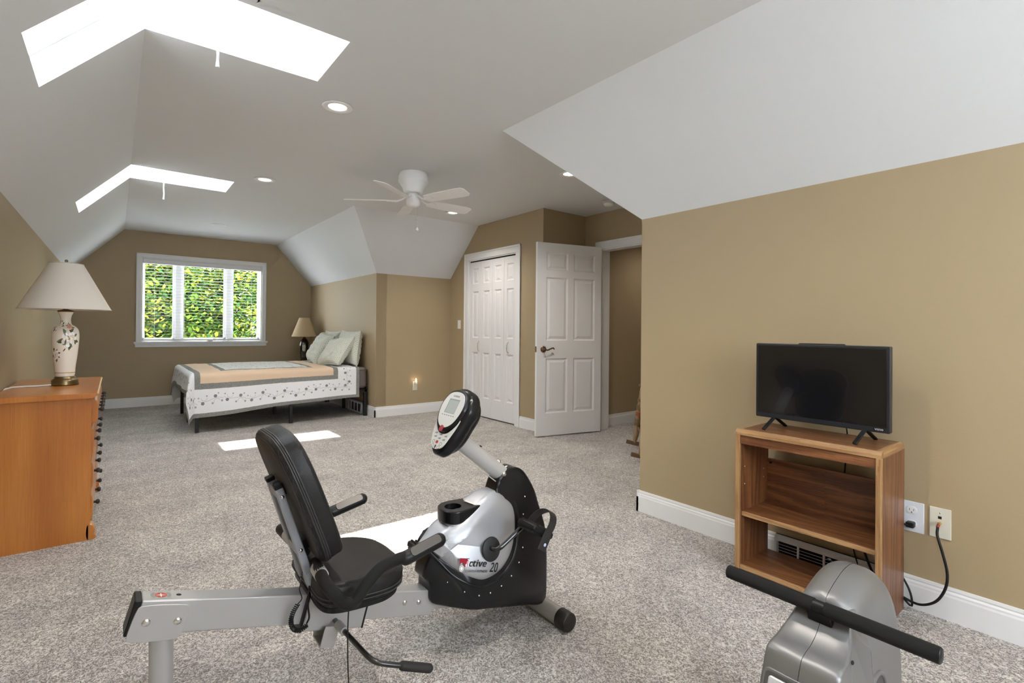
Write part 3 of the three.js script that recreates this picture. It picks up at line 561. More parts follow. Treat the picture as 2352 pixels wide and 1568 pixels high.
// ---------------------------------------------------------------- dresser and its lamp
{
  const zn = -3.44, zf = -4.47, x0 = XL + 0.02, xf = -0.1, top = 0.772;
  const o = thing('dresser', 'orange maple dresser with dark knobs against the left wall', 'dresser', [(x0 + xf) / 2, 0, (zn + zf) / 2]);
  mesh('body', [box(x0, xf, 0.075, top - 0.03, zf, zn), box(x0, xf, 0.0, 0.075, zn - 0.018, zn), box(x0, xf, 0, 0.075, zf, zf + 0.018)], maple, o, { grain: 'y' });
  // moulded top
  const tp = [[x0, top - 0.03], [xf + 0.012, top - 0.03], [xf + 0.018, top - 0.024], [xf + 0.022, top - 0.018], [xf + 0.034, top - 0.014], [xf + 0.036, top - 0.006], [xf + 0.03, top], [x0, top]];
  mesh('top', [extr(tp, zf - 0.026, zn + 0.026, 0.004, 1, [], 2)], maple, o, { grain: 'z' });
  // rails and stiles on the front
  mesh('front_frame', [box(xf, xf + 0.006, 0.075, top - 0.03, zn - 0.03, zn), box(xf, xf + 0.006, 0.075, top - 0.03, zf, zf + 0.03), box(xf, xf + 0.006, 0.585, 0.6, zf + 0.03, zn - 0.03), box(xf, xf + 0.006, 0.41, 0.425, zf + 0.03, zn - 0.03), box(xf, xf + 0.006, 0.235, 0.25, zf + 0.03, zn - 0.03)], maple, o, { grain: 'y' });
  const knobM = std(lin(0.035, 0.028, 0.024), 0.4, 0.3);
  const rows = [[0.605, 0.735, 3], [0.43, 0.58, 2], [0.255, 0.405, 2], [0.085, 0.23, 2]];
  rows.forEach(([y0, y1, n], r) => {
    for (let i = 0; i < n; i++) {
      const a = lerp(zn - 0.034, zf + 0.034, i / n) - 0.004, b = lerp(zn - 0.034, zf + 0.034, (i + 1) / n) + 0.004;
      const bulge = r === 0 ? 0.03 : 0.015, w = a - b;
      const prof = [[xf, y0], [xf + bulge * 0.7, y0 + 0.004], [xf + bulge, y0 + 0.018], [xf + bulge, y1 - 0.018], [xf + bulge * 0.7, y1 - 0.004], [xf, y1]];
      const d = mesh('drawer', extr(smoothLoop(prof, 26), b, a, 0.003, 1, [], 2), maple, o, { grain: 'z' });
      for (const f of [0.22, 0.78]) {
        const z = lerp(a, b, f), y = (y0 + y1) / 2, x = xf + bulge;
        mesh('knob', lathe([[0, 0.03], [0.009, 0.029], [0.014, 0.023], [0.012, 0.016], [0.006, 0.01], [0.007, 0.003], [0.012, 0], [0, 0]], 0, 0, 0, 18).rotateZ(-Math.PI / 2).translate(x - 0.001, y, z), knobM, d);
      }
    }
  });
  // scrolled feet and apron
  const foot = smoothLoop([[0, 0], [0.03, 0], [0.038, 0.014], [0.028, 0.03], [0.033, 0.05], [0.024, 0.075], [0, 0.08]], 30);
  for (const z of [[zn - 0.07, zn], [zf, zf + 0.07]]) mesh('foot', extr(foot, z[0], z[1], 0.004, 1, [], 2).translate(xf - 0.006, 0.0, 0), maple, o, { grain: 'y' });
  mesh('apron', prism([[xf + 0.004, 0.085, zn - 0.02], [xf + 0.004, 0.03, zn - 0.07], [xf + 0.004, 0.05, zn - 0.16], [xf + 0.004, 0.055, (zn + zf) / 2], [xf + 0.004, 0.05, zf + 0.16], [xf + 0.004, 0.03, zf + 0.07], [xf + 0.004, 0.085, zf + 0.02]], [-0.016, 0, 0]), maple, o, { grain: 'z' });

  // big porcelain lamp
  const lx = -0.229, lz = -3.97, y = top;
  const l = thing('table_lamp', 'porcelain table lamp painted with white flowers under a wide cream shade', 'lamp', [lx, y, lz]);
  const brass = std(lin(0.2, 0.15, 0.075), 0.35, 0.9);
  mesh('base', lathe([[0, 0], [0.062, 0], [0.064, 0.006], [0.06, 0.02], [0.063, 0.026], [0.056, 0.036], [0.05, 0.04], [0.047, 0.05], [0.044, 0.053], [0, 0.053]].map(([a, b]) => [a, b]).reverse(), lx, y, lz, 48), brass, l);
  // painted vase
  const print = canvasTex(1024, 768, (c, w, h) => {
    c.fillStyle = '#efe9dd'; c.fillRect(0, 0, w, h);
    for (let i = 0; i < 500; i++) { c.fillStyle = `rgba(${225 + rnd() * 20},${215 + rnd() * 25},${200 + rnd() * 30},0.12)`; c.beginPath(); c.arc(rnd() * w, rnd() * h, 10 + rnd() * 40, 0, 7); c.fill(); }
    const leaf = (x, yy, a, L, col) => { c.save(); c.translate(x, yy); c.rotate(a); c.fillStyle = col; c.beginPath(); c.moveTo(0, 0); c.quadraticCurveTo(L * 0.5, -L * 0.3, L, 0); c.quadraticCurveTo(L * 0.5, L * 0.3, 0, 0); c.fill(); c.strokeStyle = 'rgba(30,40,25,.6)'; c.lineWidth = 1.5; c.beginPath(); c.moveTo(0, 0); c.lineTo(L, 0); c.stroke(); c.restore(); };
    const flower = (x, yy, r, tint) => {
      for (let i = 0; i < 9; i++) leaf(x, yy, i * 0.7 + rnd(), r * (1.25 + rnd() * 0.5), ['#4d5b45', '#63704f', '#3d4a3a', '#75795a'][i % 4]);
      for (let k = 0; k < 3; k++) for (let i = 0; i < 7; i++) { const a = i * 0.9 + k * 0.45, q = r * (0.62 - k * 0.2); c.fillStyle = tint[(i + k) % tint.length]; c.strokeStyle = 'rgba(150,125,110,.55)'; c.lineWidth = 1.6; c.beginPath(); c.ellipse(x + Math.cos(a) * q, yy + Math.sin(a) * q, r * (0.46 - k * 0.09), r * (0.34 - k * 0.06), a, 0, 7); c.fill(); c.stroke(); }
      c.fillStyle = '#b3924e'; c.beginPath(); c.arc(x, yy, r * 0.14, 0, 7); c.fill();
    };
    const white = ['#fbf7f0', '#f0e7dc', '#ffffff', '#e6dccf'], pink = ['#e6b49a', '#d99a80', '#f0cdb8'];
    for (const off of [0, w / 2]) {
      flower(off + 300, 340, 92, white); flower(off + 325, 190, 46, pink); flower(off + 130, 175, 62, white); flower(off + 120, 520, 56, white);
      for (let i = 0; i < 8; i++) leaf(off + 210 + rnd() * 180, 230 + rnd() * 230, rnd() * 6, 50 + rnd() * 30, ['#5d6a50', '#7b806a', '#6f5d4a'][i % 3]);
    }
    c.fillStyle = '#b89a5c'; c.fillRect(0, h - 46, w, 8); c.fillRect(0, 0, w, 5);
  });
  print.wrapS = THREE.RepeatWrapping;
  const vase = new THREE.LatheGeometry(smoothLoop([[0.0425, 0], [0.045, 0.012], [0.047, 0.05], [0.055, 0.12], [0.061, 0.19], [0.063, 0.24], [0.058, 0.275], [0.045, 0.293], [0.029, 0.305], [0.024, 0.325], [0.026, 0.352], [0.034, 0.373], [0.037, 0.38]], 60, false).map((p) => new THREE.Vector2(p[0], p[1])), 56, -1.51).translate(lx, y + 0.053, lz);
  mesh('vase', vase, phys(0xffffff, 0.25, { map: print, clearcoat: 0.5, clearcoatRoughness: 0.1 }), l);
  mesh('collar', lathe([[0.037, 0.433], [0.038, 0.439], [0.02, 0.445], [0.012, 0.448], [0.012, 0.47], [0.02, 0.475], [0.02, 0.5], [0, 0.5]].map((p) => p), lx, y, lz, 32), brass, l);
  const arch = []; for (let i = 0; i <= 16; i++) { const a = Math.PI * i / 16; arch.push([lx + 0.06 * Math.cos(a), y + 0.46 + 0.25 * Math.sin(a), lz]); }
  mesh('harp', tube(arch, 0.003, 40, 8), brass, l);
  mesh('finial', [lathe([[0, 0.741], [0.006, 0.74], [0.009, 0.732], [0.005, 0.726], [0.008, 0.722], [0.004, 0.716], [0.004, 0.7], [0, 0.7]], lx, y, lz, 20)], brass, l);
  const shadeM = phys(lin(0.84, 0.8, 0.72), 0.85, { transmission: 0.3, thickness: 0, side: THREE.DoubleSide });
  const sh = mesh('lamp_shade', [lathe([[0.212, 0.446], [0.079, 0.716], [0.0775, 0.7155], [0.2105, 0.4455], [0.212, 0.446]], lx, y, lz, 72)], shadeM, l);
  mesh('shade_ring', [new THREE.TorusGeometry(0.2115, 0.0022, 6, 72).rotateX(Math.PI / 2).translate(lx, y + 0.446, lz), new THREE.TorusGeometry(0.079, 0.0022, 6, 48).rotateX(Math.PI / 2).translate(lx, y + 0.716, lz), cyl([lx - 0.078, y + 0.71, lz], [lx + 0.078, y + 0.71, lz], 0.002, 0.002, 6)], std(lin(0.6, 0.56, 0.48), 0.7), sh);
  mesh('power_cord', tube([[lx - 0.05, y + 0.006, lz + 0.02], [lx - 0.12, y + 0.0055, lz + 0.045], [lx - 0.19, y + 0.0055, lz + 0.05], [x0 + 0.015, y + 0.0055, lz + 0.1], [x0 - 0.004, y - 0.02, lz + 0.13], [x0 - 0.004, y - 0.2, lz + 0.13]], 0.004, 60, 8), whitePlastic, l);
}
// ---------------------------------------------------------------- nightstand and small lamp in the far corner
{
  const nx = 2.36, nz = -8.3;
  const o = thing('nightstand', 'small dark nightstand hidden behind the bed in the far corner', 'nightstand', [nx, 0, nz]);
  const dk = std(lin(0.08, 0.045, 0.025), 0.45);
  mesh('top', rbox(nx - 0.2, nx + 0.2, 0.53, 0.555, nz - 0.2, nz + 0.2, 0.004), dk, o);
  mesh('cabinet', box(nx - 0.18, nx + 0.18, 0.14, 0.53, nz - 0.18, nz + 0.18), dk, o);
  for (const [a, b] of [[-1, -1], [1, -1], [-1, 1], [1, 1]]) mesh('leg', box(nx + a * 0.16 - 0.018, nx + a * 0.16 + 0.018, 0, 0.14, nz + b * 0.16 - 0.018, nz + b * 0.16 + 0.018), dk, o);
  const y = 0.555, l = thing('table_lamp', 'small tan shaded lamp with dark glazed base behind the bed pillows', 'lamp', [nx, y, nz]);
  const tex = canvasTex(512, 256, (c, w, h) => {
    for (let i = 0; i < h; i++) { const t = i / h; c.fillStyle = `rgb(${58 + 22 * Math.sin(t * 9)},${42 + 12 * Math.sin(t * 9)},${20})`; c.fillRect(0, i, w, 1); }
    for (let i = 0; i < 900; i++) { c.fillStyle = `rgba(${20 + rnd() * 90},${15 + rnd() * 60},10,.25)`; c.fillRect(rnd() * w, rnd() * h, 2 + rnd() * 10, 1 + rnd() * 4); }
    c.strokeStyle = '#d9d2bf'; c.lineWidth = 5;
    for (const off of [60, 200, 330, 460]) { c.beginPath(); c.moveTo(off, 150); for (let i = 0; i < 5; i++) { c.bezierCurveTo(off + 4 + i * 13, 100, off + 12 + i * 13, 120, off + 6 + i * 13, 152); c.lineTo(off + 13 + i * 13, 140); } c.stroke(); }
  });
  mesh('base', lathe([[0, 0], [0.052, 0], [0.054, 0.012], [0.05, 0.02], [0.058, 0.1], [0.07, 0.2], [0.075, 0.27], [0.068, 0.33], [0.045, 0.375], [0.024, 0.4], [0.018, 0.415], [0, 0.415]].reverse(), nx, y, nz, 44), phys(0xffffff, 0.2, { map: tex, clearcoat: 0.6 }), l);
  mesh('neck', cyl([nx, y + 0.41, nz], [nx, y + 0.7, nz], 0.008), std(lin(0.2, 0.15, 0.075), 0.35, 0.9), l);
  mesh('lamp_shade', lathe([[0.188, 0.43], [0.078, 0.725], [0.076, 0.7245], [0.186, 0.4295], [0.188, 0.43]], nx, y, nz, 56), phys(lin(0.62, 0.48, 0.28), 0.85, { transmission: 0.25, thickness: 0, side: THREE.DoubleSide }), l);
}
// ---------------------------------------------------------------- bed
const BX0 = 0.655, BX1 = 2.55, BZ0 = -7.76, BZ1 = -6.225, BY = 0.635;
{
  const o = thing('bed_frame', 'black metal platform bed frame on square legs', 'bed', [1.6, 0, -7]);
  mesh('side_rail', [rbox(BX0 + 0.02, BX1, 0.3, 0.345, BZ1 - 0.03, BZ1 + 0.0, 0.003)], blackMetal, o);
  mesh('side_rail', [rbox(BX0 + 0.02, BX1, 0.3, 0.345, BZ0, BZ0 + 0.03, 0.003)], blackMetal, o);
  mesh('end_rail', rbox(BX0 + 0.02, BX0 + 0.05, 0.3, 0.345, BZ0, BZ1, 0.003), blackMetal, o);
  mesh('end_rail', rbox(BX1 - 0.03, BX1, 0.3, 0.345, BZ0, BZ1, 0.003), blackMetal, o);
  for (let i = 0; i < 10; i++) { const x = lerp(BX0 + 0.12, BX1 - 0.12, i / 9); mesh('slat', rbox(x - 0.02, x + 0.02, 0.332, 0.35, BZ0 + 0.03, BZ1 - 0.03, 0.003), blackMetal, o); }
  for (const x of [0.69, 1.63, 2.53]) for (const z of [BZ1 - 0.015, (BZ0 + BZ1) / 2, BZ0 + 0.02]) mesh('leg', rbox(x - 0.017, x + 0.017, 0.001, 0.305, z - 0.017, z + 0.017, 0.003), blackMetal, o);
  for (const z of [BZ1 - 0.045, BZ0 + 0.05]) mesh('head_bracket', [rbox(BX1 + 0.001, BX1 + 0.022, 0.0015, 0.385, z - 0.025, z + 0.005, 0.003), rbox(BX1 + 0.0065, BX1 + 0.022, 0.37, 0.392, z - 0.025, z + 0.005, 0.003), ball(BX1 + 0.008, 0.17, z + 0.006, 0.006)], blackMetal, o);
  const m = thing('mattress', 'taupe mattress showing at the head corner under the quilt', 'mattress', [1.6, 0.35, -7]);
  const mm = rbox(BX0, BX1 + 0.005, 0.351, BY - 0.012, BZ0, BZ1, 0.05, 5);
  mesh('body', mm, std(lin(0.17, 0.15, 0.135), 0.9), m);
  for (const y of [0.385, 0.59]) mesh('piping', tube([[BX0 + 0.05, y, BZ1 + 0.001], [BX1 - 0.05, y, BZ1 + 0.001], [BX1 + 0.006, y, BZ1 - 0.05], [BX1 + 0.006, y, BZ0 + 0.05], [BX1 - 0.05, y, BZ0 - 0.001], [BX0 + 0.05, y, BZ0 - 0.001], [BX0 - 0.001, y, BZ0 + 0.05], [BX0 - 0.001, y, BZ1 - 0.05]], 0.004, 200, 6, true, 0.1), std(lin(0.14, 0.12, 0.11), 0.9), m);
}
{ // quilt: unfolded u runs from the foot edge to the head edge, v from the near hem to the far hem
  const footOver = 0.27, nearOver = 0.45, farOver = 0.42, headX = 2.43, QL = headX - BX0 + footOver, QW = nearOver + (BZ1 - BZ0) + farOver;
  const W = 1536, Hh = Math.round(1536 * QW / QL);
  const tex = canvasTex(W, Hh, (c, w, h) => {
    const s = w / QL;                                   // pixels per metre
    const grey = (x, y, ww, hh) => {
      c.fillStyle = '#868783'; c.fillRect(x, y, ww, hh);
      for (let i = 0; i < ww * hh / 14; i++) { const k = rnd(); c.fillStyle = k < 0.5 ? 'rgba(70,72,70,.5)' : 'rgba(190,190,184,.5)'; c.fillRect(x + rnd() * ww, y + rnd() * hh, 2, 2); }
    };
    grey(0, 0, w, h);
    const b = 0.04 * s; c.fillStyle = '#eef0f2'; c.fillRect(b, b, w - 2 * b, h - 2 * b);
    const a = 0.27 * s; grey(a, a, w - 2 * a, h - 2 * a);
    const p = 0.325 * s; c.fillStyle = '#e3c8ab'; c.fillRect(p, p, w - 2 * p, h - 2 * p);
    for (let i = 0; i < 5000; i++) { c.fillStyle = rnd() < 0.5 ? 'rgba(255,235,215,.25)' : 'rgba(200,165,135,.18)'; c.fillRect(p + rnd() * (w - 2 * p), p + rnd() * (h - 2 * p), 3, 3); }
    const q = 0.53 * s; grey(q, q, w - 2 * q, h - 2 * q);
    const r = 0.58 * s; c.fillStyle = '#dfe0d9'; c.fillRect(r, r, w - 2 * r, h - 2 * r);
    const sprig = (x, y, ang, sc) => {
      c.save(); c.translate(x, y); c.rotate(ang); c.scale(sc, sc);
      c.strokeStyle = 'rgba(120,118,122,.5)'; c.lineWidth = 1.5;
      c.beginPath(); c.moveTo(-60, 5); c.bezierCurveTo(-20, -25, 20, 25, 60, -5); c.stroke();
      c.beginPath(); c.arc(-30, 14, 14, 3, 6.2); c.stroke(); c.beginPath(); c.arc(28, -14, 14, 0.2, 3.4); c.stroke();
      for (const [px, py, rr, col] of [[-40, -12, 8, '#6d6a70'], [6, -20, 5, '#8a888c'], [24, 14, 8, '#6d6a70'], [52, -16, 5, '#8a888c'], [-16, 22, 4, '#99979a'], [40, 26, 4, '#99979a'], [-56, 18, 4, '#99979a']]) {
        c.fillStyle = col; c.beginPath(); c.arc(px, py, rr, 0, 7); c.fill(); c.strokeStyle = 'rgba(235,232,230,.8)'; c.lineWidth = 1; c.beginPath(); c.arc(px, py, rr * 0.5, 0, 7); c.stroke();
      }
      c.restore();
    };
    const mid = (b + a) / 2, step = 175;
    for (let x = a * 0.7; x < w - a * 0.5; x += step) { sprig(x, mid + (rnd() - 0.5) * 30, (rnd() - 0.5) * 0.5, 1.45); sprig(x, h - mid + (rnd() - 0.5) * 30, 3.14 + (rnd() - 0.5) * 0.5, 1.45); }
    for (let y = a; y < h - a; y += step) { sprig(mid, y, 1.57 + (rnd() - 0.5) * 0.4, 1.45); sprig(w - mid, y, -1.57 + (rnd() - 0.5) * 0.4, 1.45); }
    for (let x = r + 40; x < w - r; x += 70) for (let y = r + 40; y < h - r; y += 60) sprig(x + rnd() * 30, y + rnd() * 30, rnd() * 6, 0.55);
  });
  const nu = 110, nv = 140, pos = [], uv = [], idx = [];
  const R = 0.045;
  const fold = (d) => { // distance beyond the edge -> [outward, downward]
    if (d <= 0) return [0, 0];
    const a = d / R; if (a < Math.PI / 2) return [R * Math.sin(a), R * (1 - Math.cos(a))];
    return [R, R + d - R * Math.PI / 2];
  };
  for (let j = 0; j <= nv; j++) for (let i = 0; i <= nu; i++) {
    const u = i / nu * QL, v = j / nv * QW;
    const x = headX - QL + u, z = BZ1 + nearOver - v;     // unfolded place
    const du = Math.max(0, BX0 - x), dn = Math.max(0, z - BZ1), df = Math.max(0, BZ0 - z), dv = dn || df, sg = dn ? 1 : -1;
    let px = Math.max(x, BX0), pz = clamp(z, BZ0, BZ1), py = BY;
    if (du && dv) {
      const d = Math.pow(Math.pow(du, 2.1) + Math.pow(dv, 2.1), 1 / 2.1), [o, dn2] = fold(d), L = Math.hypot(du, dv), k = Math.min(du, dv) / Math.max(du, dv);
      const bell = 0.05 * k * sst(0, 0.25, d) + 0.03 * d;
      px -= (o + bell) * du / L * 1.0; pz += sg * (o + bell) * dv / L; py -= dn2;
    } else if (du || dv) {
      const d = du || dv, [o, dn2] = fold(d);
      const wave = 0.012 * Math.sin(du ? z * 11 : x * 7.3 + 0.6) * sst(0.05, 0.4, d) + 0.03 * d;
      if (du) px -= o + wave; else pz += sg * (o + wave);
      py -= dn2;
    } else {
      py += 0.012 * Math.sin(2.2 * (x - BX0)) * sst(BZ0, BZ0 + 0.4, z) + 0.004 * n2(x * 3, z * 3) + 0.012 * sst(0, 0.3, Math.min(x - BX0, BZ1 - z, z - BZ0));
      // gathers under the pillows
    }
    if (dv) py += 0.1 * dv * sst(0.9, 2.4, x) - 0.1 * dv * (1 - sst(0.6, 1.6, x));
    py += 0.0015 * n2(x * 16, z * 16);
    pos.push(px, py, pz); uv.push(u / QL, 1 - v / QW);
  }
  for (let j = 0; j < nv; j++) for (let i = 0; i < nu; i++) { const a = j * (nu + 1) + i, b = a + 1, c = a + nu + 1, d = c + 1; idx.push(a, b, d, a, d, c); }
  const g = new THREE.BufferGeometry(); g.setAttribute('position', new THREE.BufferAttribute(new Float32Array(pos), 3)); g.setAttribute('uv', new THREE.BufferAttribute(new Float32Array(uv), 2)); g.setIndex(idx); g.computeVertexNormals();
  // give it a thickness of a few millimetres
  const under = g.clone(), up = under.attributes.position, un = under.attributes.normal, flip = [];
  for (let i = 0; i < up.count; i++) up.setXYZ(i, up.getX(i) - un.getX(i) * 0.006, up.getY(i) - un.getY(i) * 0.006, up.getZ(i) - un.getZ(i) * 0.006);
  for (let i = 0; i < idx.length; i += 3) flip.push(idx[i], idx[i + 2], idx[i + 1]);
  under.setIndex(flip); under.computeVertexNormals();
  const t = thing('quilt', 'white quilt with grey and peach bands draped over the bed', 'quilt', [1.5, BY, -7]);
  mesh('face_cloth', g, std(0xffffff, 0.92, 0, { map: tex, bumpMap: rep(paintBump, 14), bumpScale: 0.003 }), t);
  mesh('lining', under, std(lin(0.55, 0.55, 0.53), 0.95), t, { label: 'pale grey lining' });
}
{ // pillows: puffed squares with a flat seam edge
  const pt = canvasTex(512, 512, (c, w, h) => {
    c.fillStyle = '#dfe1d3'; c.fillRect(0, 0, w, h);
    for (let y = 0; y < 32; y++) for (let x = 0; x < 32; x++) { c.fillStyle = ['#8f8d86', '#a9a79c', '#7d8072'][Math.floor(rnd() * 3)]; c.beginPath(); c.arc((x + 0.5 + (y % 2) * 0.5) * 16 + rnd() * 3, (y + 0.5) * 16 + rnd() * 3, 2.2 + rnd() * 1.2, 0, 7); c.fill(); }
  });
  const pm = std(0xffffff, 0.92, 0, { map: pt, bumpMap: rep(paintBump, 6), bumpScale: 0.003 });
  function pillow(label, at, w, h, d, tilt, yaw, roll = 0) {
    const n = 28, pos = [], uv = [], idx = [];
    for (const s of [1, -1]) { const b = pos.length / 3;
      for (let j = 0; j <= n; j++) for (let i = 0; i <= n; i++) {
        const a = i / n * 2 - 1, c = j / n * 2 - 1, e = Math.pow(Math.max(0, (1 - a ** 4) * (1 - c ** 4)), 0.42);
        const pinch = 1 - 0.09 * (1 - Math.abs(a) ** 3) * c * c - 0.0, pin2 = 1 - 0.09 * (1 - Math.abs(c) ** 3) * a * a;
        const cr = 0.012 * n2(a * 3.2 + at[0] * 9, c * 3.2 + at[2]) * e;
        pos.push(a * w / 2 * pin2, c * h / 2 * pinch, s * (0.004 + d / 2 * e + cr)); uv.push(i / n, j / n);
      }
      for (let j = 0; j < n; j++) for (let i = 0; i < n; i++) { const p = b + j * (n + 1) + i, q = p + 1, r = p + n + 1, t = r + 1; if (s > 0) idx.push(p, q, t, p, t, r); else idx.push(p, t, q, p, r, t); }
    }
    const g = new THREE.BufferGeometry(); g.setAttribute('position', new THREE.BufferAttribute(new Float32Array(pos), 3)); g.setAttribute('uv', new THREE.BufferAttribute(new Float32Array(uv), 2)); g.setIndex(idx); g.computeVertexNormals();
    const o = thing('pillow', label, 'pillow', at, 'pillows at the head of the bed', true);
    o.rotation.set(0, yaw, 0, 'YXZ');
    const q = mesh('cover', g, pm, o); q.rotation.set(tilt, 0, roll, 'XZY');
    const f = []; for (const s of [0, 1, 2, 3]) { const k = []; for (let i = 0; i <= 10; i++) { const t = i / 10 * 2 - 1, e = (1 - 0.09 * (1 - Math.abs(t) ** 3)); k.push(s < 2 ? [t * w / 2, (s ? 1 : -1) * h / 2 * e, 0] : [(s === 3 ? 1 : -1) * w / 2 * e, t * h / 2, 0]); } f.push(tube(k, 0.007, 24, 6)); }
    mesh('piping', f, pm, q);
  }
  // face normal is +z before turning; yaw -90 deg makes it look towards the foot (-x)
  pillow('pale dotted pillow standing upright against the wall at the head of the bed', [2.46, 0.86, -6.62], 0.62, 0.46, 0.14, -0.12, -Math.PI / 2 + 0.04);
  pillow('pale dotted pillow standing against the wall behind the leaning pillow farther from us', [2.47, 0.86, -7.35], 0.64, 0.44, 0.14, -0.12, -Math.PI / 2);
  pillow('pale dotted pillow leaning in front, nearest to us on the bed', [2.26, 0.815, -6.55], 0.5, 0.42, 0.17, -0.62, -Math.PI / 2 + 0.12, 0.1);
  pillow('pale green dotted pillow leaning in front, nearer the small lamp', [2.25, 0.84, -7.14], 0.54, 0.46, 0.19, -0.55, -Math.PI / 2 - 0.05, -0.12);
}

// ---------------------------------------------------------------- recumbent exercise bike (its length runs along x)
{
  const zc = -1.57, SL = -0.2816;                         // centre plane, fall of the rail towards the front
  const o = thing('recumbent_exercise_bike', 'silver and black recumbent exercise bike in the middle of the carpet', 'exercise bike', [0.7, 0, zc]);
  const railY = (x) => 0.445 + (x - 0.056) * SL, an = Math.atan(SL);
  const rd = V(Math.cos(an), Math.sin(an), 0), ru = V(-Math.sin(an), Math.cos(an), 0);
  // point on the rail: s metres along from its rear top edge, d metres below the top face
  const rp = (s, d, z) => [0.056 + rd.x * s - ru.x * d, 0.445 + rd.y * s - ru.y * d, z];
  const railBox = (s0, s1, d0, d1, z0, z1, r = 0.004) => { const g = rbox(s0, s1, -d1, -d0, z0, z1, r); return g.applyMatrix4(new THREE.Matrix4().makeBasis(rd, ru, V(0, 0, 1)).setPosition(0.056, 0.445, 0)); };
  mesh('rail', railBox(0.004, 0.87, 0, 0.083, zc - 0.03, zc + 0.03, 0.004), greyPaint, o);
  mesh('rail_end_cap', railBox(-0.012, 0.0045, -0.001, 0.084, zc - 0.031, zc + 0.031, 0.004), blackPlastic, o);
  const dec = canvasTex(256, 256, (c, w, h) => {
    c.fillStyle = '#a9a6a1'; c.fillRect(0, 0, w, h); c.translate(w / 2, h / 2);
    c.strokeStyle = '#33302e'; c.lineWidth = 4; for (const r of [92, 106, 120]) { c.beginPath(); c.arc(0, 0, r, -0.8, 0.8); c.stroke(); c.beginPath(); c.arc(0, 0, r, Math.PI - 0.8, Math.PI + 0.8); c.stroke(); }
    c.fillStyle = '#b5472f'; c.beginPath(); c.arc(0, 0, 78, 0, 7); c.fill();
    c.fillStyle = '#ece7e1'; c.beginPath(); for (let i = 0; i < 8; i++) { const a = i * Math.PI / 4, r = i % 2 ? 16 : 76; c.lineTo(Math.cos(a) * r, Math.sin(a) * r); } c.fill();
    c.strokeStyle = '#33302e'; c.lineWidth = 6; c.beginPath(); c.arc(0, 0, 80, 1, 2.1); c.stroke(); c.beginPath(); c.arc(0, 0, 80, 4.2, 5.2); c.stroke();
  });
  mesh('emblem', new THREE.PlaneGeometry(0.046, 0.046).rotateX(-Math.PI / 2).applyMatrix4(new THREE.Matrix4().makeBasis(rd, ru, V(0, 0, 1)).setPosition(...rp(0.045, -0.0006, zc))), std(0xffffff, 0.45, 0.2, { map: dec }), o);
  mesh('rail_hole', cyl(rp(0.085, 0.001, zc), rp(0.085, -0.0006, zc), 0.006, 0.006, 16), darkGap, o);
  // rear bracket, post and stabilizer
  const br = []; for (const s of [1, -1]) br.push(extr(smoothLoop([[0.004, -0.012], [0.108, -0.012], [0.112, -0.016], [0.108, -0.09], [0.1, -0.094], [0.0, -0.094], [-0.004, -0.09], [0.0, -0.016]], 60), s > 0 ? zc + 0.0302 : zc - 0.0352, s > 0 ? zc + 0.0352 : zc - 0.0302, 0.0015, 1).applyMatrix4(new THREE.Matrix4().makeBasis(rd, ru, V(0, 0, 1)).setPosition(0.056, 0.445, 0)));
  const bk = mesh('rear_bracket', br, greyPaint, o);
  for (const s of [0.026, 0.094]) mesh('bolt', ball(...rp(s, 0.05, zc + 0.0355), 0.0095, 1, 1, 0.55), chrome, bk);
  mesh('rear_post', [tube([[0.1, 0.375, zc], [0.1015, 0.25, zc], [0.1, 0.12, zc], [0.098, 0.03, zc]], 0.0265, 40, 24)], greyPaint, o);
  const stabR = mesh('rear_stabilizer', cyl([0.098, 0.036, zc - 0.2], [0.098, 0.036, zc + 0.2], 0.033, 0.033, 28), greyPaint, o);
  for (const s of [1, -1]) mesh('end_cap', cyl([0.098, 0.036, zc + s * 0.19], [0.098, 0.036, zc + s * 0.235], 0.0355, 0.034, 28), blackPlastic, stabR);
  const sx = 1.335, stabF = mesh('front_stabilizer', [cyl([sx, 0.036, zc - 0.2], [sx, 0.036, zc + 0.2], 0.033, 0.033, 32)], std(lin(0.3, 0.275, 0.25), 0.4, 0.4), o);
  for (const s of [1, -1]) mesh('end_cap', lathe([[0, 0.052], [0.03, 0.051], [0.0345, 0.046], [0.0358, 0], [0, 0]], 0, 0, 0, 32).rotateX(s * Math.PI / 2).translate(sx, 0.036, zc + s * 0.195), std(lin(0.014, 0.011, 0.009), 0.45), stabF);
  mesh('stabilizer_bolt', [ball(sx - 0.012, 0.062, zc + 0.088, 0.014, 1, 0.8, 1)], chrome, stabF);
  // front frame hidden in the shell, carrying the stabilizer
  mesh('front_frame', [bar(rp(0.85, 0.042, zc), [sx, 0.05, zc], 0.05, 0.05)], greyPaint, o);
  for (const s of [0.752, 0.806]) mesh('rail_bolt', ball(...rp(s, 0.037, zc + 0.0305), 0.0085, 1, 1, 0.6), chrome, o);

  // shell: outline lofted to a half width that shrinks upwards and forwards
  const hw = (x, y) => lerp(0.035, clamp(0.095 - 0.1 * (x - 1.07) - 0.229 * (y - 0.33), 0.045, 0.17), sst(0.8, 1.0, x)) * (1 - 0.25 * sst(1.28, 1.4, x));
  function shellGeo(pts, extra, bev, n = 120) {
    const g = extr(pts, -1, 1, bev, 1, [], 8), p = g.attributes.position;
    for (let i = 0; i < p.count; i++) { const x = p.getX(i), y = p.getY(i); p.setZ(i, zc + p.getZ(i) * (hw(x, y) + extra)); }
    return soft(g, 0.7);
  }
